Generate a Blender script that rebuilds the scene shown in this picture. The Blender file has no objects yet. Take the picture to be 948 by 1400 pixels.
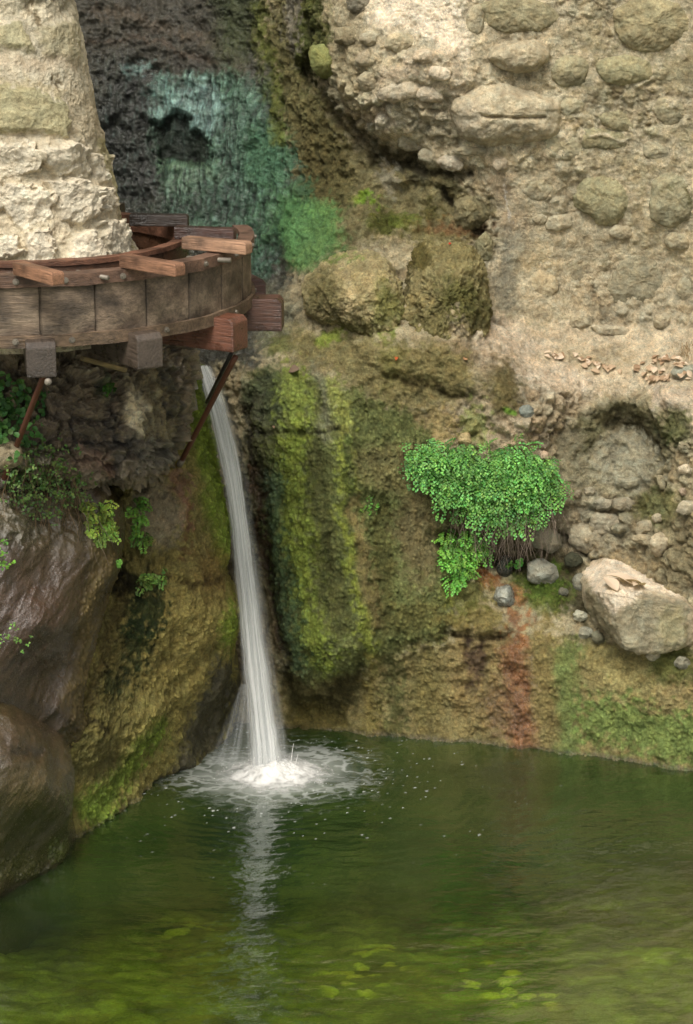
import bpy, math, random
import numpy as np
random.seed(7)
RNG = np.random.default_rng(11)
f32 = np.float32
R = math.radians
sc = bpy.context.scene
col = sc.collection

# ------------------------------------------------------------------ camera geometry
CAMZ, PITCH, VF = 6.5, R(16), R(24)
FP = 700 / math.tan(VF / 2)
def W(u, v, Y):
    u = np.asarray(u, dtype=np.float64); v = np.asarray(v, dtype=np.float64); Y = np.asarray(Y, dtype=np.float64)
    x = (u - 474) / FP; y = -(v - 700) / FP
    dy = math.cos(PITCH) + y * math.sin(PITCH)
    dz = -math.sin(PITCH) + y * math.cos(PITCH)
    t = Y / dy
    return np.stack([x * t, Y + 0 * t, CAMZ + dz * t], -1)
def Wz(u, v, z):
    x = (u - 474) / FP; y = -(v - 700) / FP
    dy = math.cos(PITCH) + y * math.sin(PITCH); dz = -math.sin(PITCH) + y * math.cos(PITCH)
    t = (z - CAMZ) / dz
    return np.array([x * t, dy * t, z])
def pix(P):
    P = np.asarray(P); X, Y, Z = P[..., 0], P[..., 1], P[..., 2] - CAMZ
    f = Y * math.cos(PITCH) - Z * math.sin(PITCH); up = Y * math.sin(PITCH) + Z * math.cos(PITCH)
    return 474 + FP * X / f, 700 - FP * up / f

# ------------------------------------------------------------------ noise
_p = np.random.default_rng(3).permutation(256).astype(np.int32); _p = np.concatenate([_p, _p, _p])
_g = np.random.default_rng(4).normal(size=(256, 3)).astype(f32); _g /= np.linalg.norm(_g, axis=1, keepdims=True)
def perlin(P):
    out = np.empty(len(P), f32)
    for s in range(0, len(P), 200000):
        q = P[s:s + 200000].astype(f32)
        i = np.floor(q).astype(np.int32); f = q - i; i &= 255
        w = f * f * f * (f * (f * 6 - 15) + 10)
        r = np.zeros(len(q), f32)
        for dx in (0, 1):
            a = _p[i[:, 0] + dx]; wx = w[:, 0] if dx else 1 - w[:, 0]
            for dy in (0, 1):
                b = _p[a + i[:, 1] + dy]; wy = w[:, 1] if dy else 1 - w[:, 1]
                for dz in (0, 1):
                    g = _g[_p[b + i[:, 2] + dz] & 255]
                    wz = w[:, 2] if dz else 1 - w[:, 2]
                    r += wx * wy * wz * (g[:, 0] * (f[:, 0] - dx) + g[:, 1] * (f[:, 1] - dy) + g[:, 2] * (f[:, 2] - dz))
        out[s:s + 200000] = r * 1.5
    return out
def fbm(P, s, o=4, st=(1, 1, 1), off=0., rid=False, gain=.5):
    Q = P * (np.array(st) * s) + off
    r = 0; a = 1.; t = 0
    for k in range(o):
        n = perlin(Q * 2.03 ** k + 17.3 * k)
        if rid: n = .5 - np.abs(n) * 1.4
        r = r + a * n; t += a; a *= gain
    return r / t
def cells(P, s, seed=0, st=(1, 1, 1), jit=.9):
    """F1, F2, random value of the cell, offset from its centre"""
    F1o = np.empty(len(P), f32); F2o = np.empty(len(P), f32); Io = np.empty(len(P), f32); Vo = np.empty((len(P), 3), f32)
    tab = np.random.default_rng(seed + 50).random((256, 4)).astype(f32)
    for c in range(0, len(P), 150000):
        q = (P[c:c + 150000] * (np.array(st) * s) + 40.5).astype(f32)
        i = np.floor(q).astype(np.int32)
        F1 = np.full(len(q), 9, f32); F2 = F1.copy(); I = F1.copy(); V = np.zeros((len(q), 3), f32)
        for dx in (-1, 0, 1):
            for dy in (-1, 0, 1):
                for dz in (-1, 0, 1):
                    j = i + np.array([dx, dy, dz], np.int32); jm = j & 255
                    h = _p[_p[_p[jm[:, 0]] + jm[:, 1]] + jm[:, 2]] & 255
                    r = tab[h]
                    vec = q - (j + .5 + (r[:, :3] - .5) * jit)
                    d = np.sqrt((vec * vec).sum(1))
                    m = d < F1
                    F2 = np.where(m, F1, np.minimum(F2, d)); F1 = np.where(m, d, F1)
                    I = np.where(m, r[:, 3], I); V = np.where(m[:, None], vec, V)
        F1o[c:c + 150000] = F1; F2o[c:c + 150000] = F2; Io[c:c + 150000] = I; Vo[c:c + 150000] = V
    return F1o, F2o, Io, Vo
def sst(a, b, x):
    t = np.clip((x - a) / (b - a), 0, 1); return t * t * (3 - 2 * t)
def lin(c):
    c = np.asarray(c, dtype=np.float64) / 255.
    return np.where(c <= .04045, c / 12.92, ((c + .055) / 1.055) ** 2.4)
ALB = .80            # photo brightness -> base colour

def fin(c):
    l = (c * np.array([.25, .6, .15])).sum(-1, keepdims=True); return np.clip((l + (c - l) * .93) * ALB * np.array([.99, 1.01, .97]), .004, .85)
# ------------------------------------------------------------------ depth of the gorge wall
CP = np.array([
 (-700,-1500,17),(-300,-1500,18),(250,-1500,19),(700,-1500,18),(1200,-1500,16.5),(1700,-1500,14),
 (-700,-600,17),(250,-600,19.5),(700,-600,17.6),(1200,-600,16.3),(1700,-600,13.5),
 (-700,0,16.5),(-700,700,16.2),(-700,1150,15.5),(-300,0,18.3),(-300,700,17.3),(-300,1150,16.5),
 (130,-100,20),(250,-100,20),(110,100,19.7),(250,100,19.5),(150,250,19.5),(210,250,19.3),(300,250,19.0),(365,250,18.6),(400,340,18.1),
 (300,400,18.7),(250,480,18.2),(300,490,17.5),(350,60,19.2),(395,150,18.5),(370,-100,19.2),(430,-100,18.2),(430,60,18.1),
 (560,50,17.55),(700,50,17.5),(948,0,17.4),(1250,0,16.6),(700,250,17.5),(948,250,17.4),(480,60,17.75),(520,140,17.6),(480,130,17.85),
 (620,100,17.45),(560,190,17.7),(620,210,17.6),
 (470,230,18.05),(440,200,18.25),(540,260,17.95),(620,270,17.8),(500,320,17.6),(560,310,17.6),(640,320,17.55),
 (760,400,17.6),(948,400,17.5),(690,440,17.5),(760,465,17.5),(900,470,17.45),(760,525,16.95),(900,535,16.85),(690,475,17.1),(690,530,16.8),
 (440,380,17.4),(400,420,17.6),(380,480,17.3),(490,450,17.2),(620,450,17.0),(560,520,16.95),(650,560,16.8),(720,570,16.7),
 (430,520,16.95),(350,560,17.1),(345,500,17.2),(430,700,16.7),(350,700,16.95),(430,880,16.55),(480,850,16.55),(385,900,16.75),
 (530,700,16.85),(580,700,16.72),(560,850,16.6),(620,800,16.7),(450,960,16.78),(400,980,16.85),(560,960,16.68),(620,900,16.6),
 (700,900,16.5),(700,1000,16.48),(800,950,16.33),(900,950,16.15),(948,1040,16.0),(560,1010,16.62),(650,1015,16.52),(750,1025,16.36),(850,1035,16.2),
 (450,1010,16.75),(390,1040,16.6),
 (450,1150,16.5),(600,1150,16.3),(750,1150,16.1),(900,1150,15.8),(1200,1150,15.2),(1700,1150,13),(1700,600,13.2),
 (870,640,16.95),(800,640,16.95),(870,590,17.05),(740,700,16.75),(720,760,16.95),(680,800,16.85),(760,790,16.85),(780,830,16.6),(860,760,16.7),(860,870,16.35),
 (948,700,16.3),(948,560,16.55),(920,600,16.6),(915,545,16.6),(948,870,16.15),(1200,700,15.4),(620,720,16.95),(620,620,16.8),
 (310,560,17.4),(325,700,17.3),(350,850,17.05),(365,960,16.9),(340,1050,16.7),(250,700,17.9),(150,700,18.0),(150,1000,17.4),(0,700,17.4),(0,300,19.2),(0,1150,16.6),
 ], dtype=np.float64)
def rbf_fit(cp, lam=2.):
    p = cp[:, :2] / 100.; n = len(p)
    d = np.sqrt(((p[:, None] - p[None]) ** 2).sum(-1))
    K = d + 0.0
    A = np.zeros((n + 3, n + 3)); A[:n, :n] = K - np.eye(n) * lam * .05; A[:n, n] = 1; A[:n, n + 1:] = p; A[n, :n] = 1; A[n + 1:, :n] = p.T
    b = np.concatenate([cp[:, 2], np.zeros(3)])
    return p, np.linalg.solve(A, b)
def rbf_eval(fit, u, v):
    p, w = fit; u = np.asarray(u, dtype=np.float64).ravel() / 100; v = np.asarray(v, dtype=np.float64).ravel() / 100
    out = np.full(len(u), w[len(p)]) + u * w[len(p) + 1] + v * w[len(p) + 2]
    for k in range(len(p)):
        out += w[k] * np.sqrt((u - p[k, 0]) ** 2 + (v - p[k, 1]) ** 2 + .01)
    return out
CF = rbf_fit(CP)
def cliffY(u, v): return rbf_eval(CF, u, v)

# ------------------------------------------------------------------ painting a surface (reliefs and base colours) with soft shapes
class Surf:
    def __init__(s, u, v, P, base, warp=9.):
        s.P = P.astype(f32); N = len(u)
        s.n1 = fbm(s.P, 4.2, 4, off=3.); s.n2 = fbm(s.P, 4.2, 4, off=31.); s.n3 = fbm(s.P, 22., 3, off=7.)
        s.u = u + s.n1 * warp * 2.2 + s.n3 * 5; s.v = v + s.n2 * warp * 2.2
        s.u0 = u; s.v0 = v
        s.c = np.tile(lin(base), (N, 1)); s.wet = np.zeros(N); s.F = {}
    def field(s, k):
        if k not in s.F: s.F[k] = np.zeros(len(s.u))
        return s.F[k]
    def ap(s, d, c=None, a=1., soft=8., br=6., **kw):
        m = sst(soft, -soft, d + br * 3 * s.n3) * a
        if c is not None: s.c += (lin(c) - s.c) * m[:, None]
        for k, x in kw.items():
            if k == 'wet': s.wet += (x - s.wet) * m
            elif k[0] == 'D': s.F['D'] = s.field('D') + x * a * sst(soft * 1.6, -soft * 1.6, d)          # add depth (metres, + is away)
            else: s.F[k] = s.field(k) + (x - s.field(k)) * m
        return m
    def ell(s, cx, cy, rx, ry, c=None, a=1., soft=8., br=6., rot=0, **kw):
        ca, sa = math.cos(R(rot)), math.sin(R(rot)); x = s.u - cx; y = s.v - cy
        X = x * ca + y * sa; Y = -x * sa + y * ca
        d = (np.sqrt((X / rx) ** 2 + (Y / ry) ** 2) - 1) * min(rx, ry)
        return s.ap(d, c, a, soft, br, **kw)
    def line(s, pts, w, c=None, a=1., soft=6., br=5., **kw):
        d = np.full(len(s.u), 1e9)
        for (x0, y0), (x1, y1) in zip(pts[:-1], pts[1:]):
            dx, dy = x1 - x0, y1 - y0; t = np.clip(((s.u - x0) * dx + (s.v - y0) * dy) / (dx * dx + dy * dy), 0, 1)
            d = np.minimum(d, np.hypot(s.u - x0 - t * dx, s.v - y0 - t * dy))
        return s.ap(d - w / 2, c, a, soft, br, **kw)
    def poly(s, pts, c=None, a=1., soft=8., br=6., **kw):
        d = np.full(len(s.u), 1e9); ins = np.zeros(len(s.u), bool); n = len(pts)
        for k in range(n):
            x0, y0 = pts[k]; x1, y1 = pts[(k + 1) % n]; dx, dy = x1 - x0, y1 - y0
            t = np.clip(((s.u - x0) * dx + (s.v - y0) * dy) / (dx * dx + dy * dy + 1e-9), 0, 1)
            d = np.minimum(d, np.hypot(s.u - x0 - t * dx, s.v - y0 - t * dy))
            cr = ((y0 > s.v) != (y1 > s.v)) & (s.u < (x1 - x0) * (s.v - y0) / (y1 - y0 + 1e-12) + x0)
            ins ^= cr
        return s.ap(np.where(ins, -d, d), c, a, soft, br, **kw)

def grid_normals(P):
    du = np.gradient(P, axis=1); dv = np.gradient(P, axis=0)
    n = np.cross(dv, du); n /= np.linalg.norm(n, axis=-1, keepdims=True) + 1e-12
    return n
def make_mesh(name, verts, faces, mat, parent=None, colr=None, wet=None, smooth=True, attrs=None):
    me = bpy.data.meshes.new(name)
    verts = np.asarray(verts, dtype=f32); faces = np.asarray(faces, dtype=np.int32); k = faces.shape[1]
    me.vertices.add(len(verts)); me.vertices.foreach_set('co', verts.ravel())
    me.loops.add(faces.size); me.loops.foreach_set('vertex_index', faces.ravel())
    me.polygons.add(len(faces)); me.polygons.foreach_set('loop_start', np.arange(0, faces.size, k, dtype=np.int32))
    me.polygons.foreach_set('loop_total', np.full(len(faces), k, np.int32))
    me.polygons.foreach_set('use_smooth', np.full(len(faces), smooth, bool))
    me.update(calc_edges=True)
    if colr is not None:
        a = me.attributes.new('Col', 'FLOAT_COLOR', 'POINT'); c4 = np.ones((len(verts), 4), f32); c4[:, :3] = colr; a.data.foreach_set('color', c4.ravel())
    if wet is not None:
        a = me.attributes.new('Wet', 'FLOAT', 'POINT'); a.data.foreach_set('value', np.asarray(wet, dtype=f32))
    for k_, x in (attrs or {}).items():
        a = me.attributes.new(k_, 'FLOAT', 'POINT'); a.data.foreach_set('value', np.asarray(x, dtype=f32))
    if mat: me.materials.append(mat)
    me.validate()
    o = bpy.data.objects.new(name, me); col.objects.link(o)
    if parent: o.parent = parent
    return o
def grid_faces(nr, nc, wrap=False):
    i = np.arange(nr - 1)[:, None]; j = np.arange(nc if wrap else nc - 1)[None]
    a = i * nc + j; b = i * nc + (j + 1) % nc
    return np.stack([a, a + nc, b + nc, b], -1).reshape(-1, 4)
def tag(o, label=None, cat=None, group=None, kind=None):
    if label: o['label'] = label
    if cat: o['category'] = cat
    if group: o['group'] = group
    if kind: o['kind'] = kind
    return o
def empty(name, loc=(0, 0, 0)):
    o = bpy.data.objects.new(name, None); o.location = loc; o.empty_display_size = .05; col.objects.link(o); return o

# ------------------------------------------------------------------ materials
def newmat(name):
    m = bpy.data.materials.new(name); m.use_nodes = True; nt = m.node_tree; nt.nodes.clear()
    out = nt.nodes.new('ShaderNodeOutputMaterial'); return m, nt, out
def nd(nt, t, **kw):
    n = nt.nodes.new(t)
    for k, x in kw.items():
        if k.startswith('i_'): n.inputs[k[2:].replace('_', ' ')].default_value = x
        else: setattr(n, k, x)
    return n
def noise(nt, vec, scale, detail=5, rough=.6, st=None):
    if st:
        mp = nd(nt, 'ShaderNodeMapping'); mp.inputs['Scale'].default_value = st; nt.links.new(vec, mp.inputs['Vector']); vec = mp.outputs[0]
    n = nd(nt, 'ShaderNodeTexNoise'); n.inputs['Scale'].default_value = scale; n.inputs['Detail'].default_value = detail; n.inputs['Roughness'].default_value = rough
    nt.links.new(vec, n.inputs['Vector']); return n.outputs['Fac']
def mrange(nt, x, a, b, c, d):
    n = nd(nt, 'ShaderNodeMapRange'); nt.links.new(x, n.inputs[0])
    for i, y in enumerate((a, b, c, d)): n.inputs[i + 1].default_value = y
    return n.outputs[0]
def mul(nt, a, b, op='MULTIPLY'):
    n = nd(nt, 'ShaderNodeMath', operation=op)
    for i, x in enumerate((a, b)):
        if isinstance(x, (int, float)): n.inputs[i].default_value = x
        else: nt.links.new(x, n.inputs[i])
    return n.outputs[0]
def mixc(nt, blend, fac, a, b):
    n = nd(nt, 'ShaderNodeMix', data_type='RGBA', blend_type=blend)
    for i, x in ((0, fac), (6, a), (7, b)):
        if hasattr(x, 'node'): nt.links.new(x, n.inputs[i])
        elif isinstance(x, (int, float)): n.inputs[i].default_value = x
        else: n.inputs[i].default_value = (*x, 1)
    return n.outputs[2]
def rock_material(name, bump=.012, st=None, contrast=1., spec=.35, hue=.5, gain=1.5, coat=.9):
    m, nt, out = newmat(name)
    tc = nd(nt, 'ShaderNodeTexCoord').outputs['Object']
    at = nd(nt, 'ShaderNodeAttribute', attribute_name='Col'); wt = nd(nt, 'ShaderNodeAttribute', attribute_name='Wet')
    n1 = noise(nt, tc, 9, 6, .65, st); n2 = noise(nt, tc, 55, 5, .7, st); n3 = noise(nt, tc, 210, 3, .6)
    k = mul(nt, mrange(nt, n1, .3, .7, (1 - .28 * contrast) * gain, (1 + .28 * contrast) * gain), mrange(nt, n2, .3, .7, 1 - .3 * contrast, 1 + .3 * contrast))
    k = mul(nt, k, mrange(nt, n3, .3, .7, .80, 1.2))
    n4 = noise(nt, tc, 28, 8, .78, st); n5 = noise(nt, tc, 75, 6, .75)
    k = mul(nt, k, mrange(nt, n4, .34, .46, 1 - .42 * contrast, 1.)); k = mul(nt, k, mrange(nt, n5, .55, .68, 1., 1 + .4 * contrast)); k = mul(nt, k, mrange(nt, n5, .33, .43, 1 - .35 * contrast, 1.))  # pits of the bump noise darkened like occlusion in the colour; grit lightened
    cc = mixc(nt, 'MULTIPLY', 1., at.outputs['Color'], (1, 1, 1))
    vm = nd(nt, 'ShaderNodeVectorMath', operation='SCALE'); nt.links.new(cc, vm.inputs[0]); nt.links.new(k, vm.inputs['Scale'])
    # small warm/cool drift, as minerals do
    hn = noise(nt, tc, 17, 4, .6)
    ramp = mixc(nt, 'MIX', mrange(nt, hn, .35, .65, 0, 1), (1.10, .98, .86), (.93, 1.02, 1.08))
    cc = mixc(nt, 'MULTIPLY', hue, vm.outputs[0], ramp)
    b = nd(nt, 'ShaderNodeBsdfPrincipled'); nt.links.new(cc, b.inputs['Base Color'])
    rr = nd(nt, 'ShaderNodeMapRange'); nt.links.new(wt.outputs['Fac'], rr.inputs[0]); rr.inputs[3].default_value = .92; rr.inputs[4].default_value = .22
    rn = mul(nt, rr.outputs[0], mrange(nt, n2, .3, .7, .8, 1.15)); nt.links.new(rn, b.inputs['Roughness'])
    sp = mrange(nt, wt.outputs['Fac'], 0, 1, .12, spec); nt.links.new(sp, b.inputs['Specular IOR Level'])
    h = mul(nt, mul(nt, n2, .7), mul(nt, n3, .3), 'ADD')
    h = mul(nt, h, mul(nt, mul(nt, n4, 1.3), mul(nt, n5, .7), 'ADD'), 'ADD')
    bp = nd(nt, 'ShaderNodeBump'); bp.inputs['Distance'].default_value = bump; bp.inputs['Strength'].default_value = 1.
    nt.links.new(h, bp.inputs['Height']); nt.links.new(bp.outputs[0], b.inputs['Normal'])
    cw = mrange(nt, wt.outputs['Fac'], .2, 1, 0, coat); nt.links.new(cw, b.inputs['Coat Weight']); b.inputs['Coat Roughness'].default_value = .10
    bc = nd(nt, 'ShaderNodeBump'); bc.inputs['Distance'].default_value = .010; nt.links.new(mul(nt, n2, n1, 'ADD'), bc.inputs['Height']); nt.links.new(bc.outputs[0], b.inputs['Coat Normal'])
    nt.links.new(b.outputs[0], out.inputs[0]); return m
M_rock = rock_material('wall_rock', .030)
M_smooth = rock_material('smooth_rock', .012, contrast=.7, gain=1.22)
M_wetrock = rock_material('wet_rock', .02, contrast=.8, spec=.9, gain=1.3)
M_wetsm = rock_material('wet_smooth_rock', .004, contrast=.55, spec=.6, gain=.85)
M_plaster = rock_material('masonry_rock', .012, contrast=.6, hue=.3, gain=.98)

def relief(S, gain=1.):
    """height in metres towards the viewer built from the weights painted on the surface"""
    P = S.P; h = np.zeros(len(P)); F = lambda k: S.field(k)
    lump = fbm(P, 2.3, 5, off=5.); h += lump * .16 * F('lump')
    rid = fbm(P, 5.5, 5, off=9., rid=True); h += (rid - .25) * .12 * F('crag')
    if F('peb').max() > 0:
        S.F['peb'] = F('peb') * (.25 + 1.0 * sst(-.22, .25, fbm(P, 1.9, 3, off=55)))
        F1, F2, I, V = cells(P + .02 * np.stack([S.n1, S.n2, S.n3], 1), 9., 1)
        e = sst(.02, .38, F2 - F1); big = e * (.3 + .7 * I) * np.clip(1.15 - F1, 0, 1)
        h += (big * .07 - .02) * F('peb')
        G1, G2, J, _ = cells(P, 24., 2, jit=1.)
        sm = sst(.02, .4, G2 - G1) * (.3 + .7 * J); h += (sm * .026 - .01) * F('peb')
        sel = F('peb')[:, None]
        tint = (.70 + .36 * I + .15 * (J - .5))[:, None] * (1 + (I[:, None] - .5) * np.array([-.14, 0, .16])) 
        gap = (1 - .45 * (1 - e) * (1 - sst(0, .5, I * 0 + .2)))[:, None]
        S.c *= 1 + (tint * gap * 1.2 - 1) * np.clip(sel, 0, 1)
    if F('ang').max() > 0:      # angular broken blocks
        F1, F2, I, V = cells(P + .03 * np.stack([S.n1, S.n2, S.n3], 1), 5.5, 5, st=(1, 1, 1.25))
        tilt = (V * (np.stack([np.sin(I * 50), np.cos(I * 90), np.sin(I * 130)], 1))).sum(1)
        h += (sst(.0, .14, F2 - F1) * .05 + tilt * .06 + (I - .5) * .05) * F('ang')
        S.c *= 1 + ((.8 + .35 * I) * (1 - .3 * (1 - sst(0, .12, F2 - F1))) - 1)[:, None] * np.clip(F('ang'), 0, 1)[:, None]
    if F('slick').max() > 0:    # smooth water-worn planes with diagonal creases
        al = (P[:, 0] + P[:, 2]) * .707; ac = (P[:, 0] - P[:, 2]) * .707
        Q = np.stack([al * 1.1, ac * 4.2, P[:, 1] * 2], 1); rr = fbm(Q, 1., 4, off=6., rid=True, gain=.45); big = fbm(P, 1.3, 2, off=61.)
        h += ((rr - .3) * .045 + big * .22) * F('slick'); S.c *= (1 + F('slick') * (rr - .3) * .5)[:, None]
    if F('gran').max() > 0:     # granular moss and tufa
        G1, G2, J, _ = cells(P, 34., 7, st=(1, 1, .75), jit=1.)
        gr = sst(0, .6, G2 - G1) * (.4 + .6 * J)
        g2 = fbm(P, 16., 4, st=(1, 1, .55), off=1.)
        h += (gr * .024 + g2 * .042) * F('gran')
        S.c *= (1 + F('gran') * ((.72 + .62 * gr) * (1 + .45 * g2) - 1))[:, None]
    if F('str').max() > 0:      # vertical drip streaks
        s1 = fbm(P, 14., 4, st=(1, 1, .12), off=2.); s2 = fbm(P, 48., 3, st=(1, .6, .025), off=8.)
        h += (s1 * .06 + s2 * .014) * F('str')
        gl_ = sst(.12, .4, s2) * np.clip(F('str'), 0, 1); S.c += (lin((134, 160, 158)) - S.c) * (.22 * gl_ * S.wet)[:, None]  # pale glints of the wet streaks painted into the colour
        S.c *= np.clip(1 + F('str') * (s1 * .8 + s2 * 1.5), .25, 2.2)[:, None]
        S.c *= 1
    fine = fbm(P, 12., 4, off=11., gain=.62); h += fine * .042 * F('fine')
    gt = fbm(P, 30., 3, off=15., rid=True, gain=.6); h += (gt - .3) * .020 * F('fine')
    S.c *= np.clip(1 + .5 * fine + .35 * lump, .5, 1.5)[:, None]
    return h * gain

# ------------------------------------------------------------------ a rock with a given outline
def resample(pts, n, it=2):
    p = np.array(pts, float); p = np.vstack([p, p[:1]])
    for _ in range(it):      # chaikin
        q = p[:-1] * .75 + p[1:] * .25; r = p[:-1] * .25 + p[1:] * .75
        p = np.empty((len(q) * 2, 2)); p[0::2] = q; p[1::2] = r; p = np.vstack([p, p[:1]])
    d = np.concatenate([[0], np.cumsum(np.hypot(*np.diff(p, axis=0).T))]); t = np.linspace(0, d[-1], n, endpoint=False)
    return np.stack([np.interp(t, d, p[:, 0]), np.interp(t, d, p[:, 1])], 1)
def blob(name, outline, Yf, roll, painter, base, mat, n=2.6, step=1.6, center=None, thick=None, fields=None, parent=None, wet=0., warp=9., it=2):
    """closed rock: front face follows depth Yf(u, v), rolls away at its outline, closed behind"""
    O = np.array(outline, float); per = np.hypot(*np.diff(np.vstack([O, O[:1]]), axis=0).T).sum()
    ns = int(min(1400, max(48, per / step))); o = resample(outline, ns, it)
    c = np.array(center if center else o.mean(0)); rad = np.hypot(*(o - c).T).mean()
    nt_ = int(min(400, max(14, rad / step * 1.15)))
    t = 1 - (1 - np.linspace(0, 1, nt_)) ** 1.25; t[0] = .004
    T = t[:, None]; U = c[0] + T * (o[None, :, 0] - c[0]); V = c[1] + T * (o[None, :, 1] - c[1])
    Yb = (Yf(U.ravel(), V.ravel()) if callable(Yf) else np.full(U.size, float(Yf))).reshape(U.shape)
    Y = Yb + roll * (1 - np.sqrt(np.clip(1 - T ** n, 0, 1)))
    P = W(U, V, Y).reshape(-1, 3)
    S = Surf(U.ravel(), V.ravel(), P, base, warp)
    S.wet[:] = wet
    for k, x in (fields or {'lump': .5, 'fine': 1}).items(): S.F[k] = np.full(len(P), float(x))
    if painter: painter(S)
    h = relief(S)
    G = np.concatenate([P.reshape(nt_, ns, 3)[:, -1:], P.reshape(nt_, ns, 3), P.reshape(nt_, ns, 3)[:, :1]], 1)
    N = grid_normals(G)[:, 1:-1].reshape(-1, 3)
    tow = -P + np.array([0, 0, CAMZ]); tow /= np.linalg.norm(tow, axis=1, keepdims=True)
    N *= np.sign((N * tow).sum(1, keepdims=True) + 1e-6); N = N * .6 + tow * .4; N /= np.linalg.norm(N, axis=1, keepdims=True)
    Pn = P + N * h[:, None] - tow * S.field('D')[:, None]
    # back
    th = thick if thick else roll * 1.2 + .1
    nb = 7; last = Pn.reshape(nt_, ns, 3)[-1]; rows = [Pn.reshape(nt_, ns, 3)]; cen = last.mean(0)
    for k in range(1, nb):
        a = k / (nb - 1) * math.pi / 2
        rows.append(((last - cen) * max(math.cos(a), .02) + cen + np.array([0, th * math.sin(a), 0]))[None])
    A = np.concatenate(rows, 0); tot = A.shape[0]
    cc = np.concatenate([S.c.reshape(nt_, ns, 3), np.repeat(S.c.reshape(nt_, ns, 3)[-1:], nb - 1, 0)], 0).reshape(-1, 3)
    ww = np.concatenate([S.wet.reshape(nt_, ns), np.repeat(S.wet.reshape(nt_, ns)[-1:], nb - 1, 0)], 0).ravel()
    ob = make_mesh(name, A.reshape(-1, 3), grid_faces(tot, ns, True), mat, parent, fin(cc), ww)
    return ob

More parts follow.
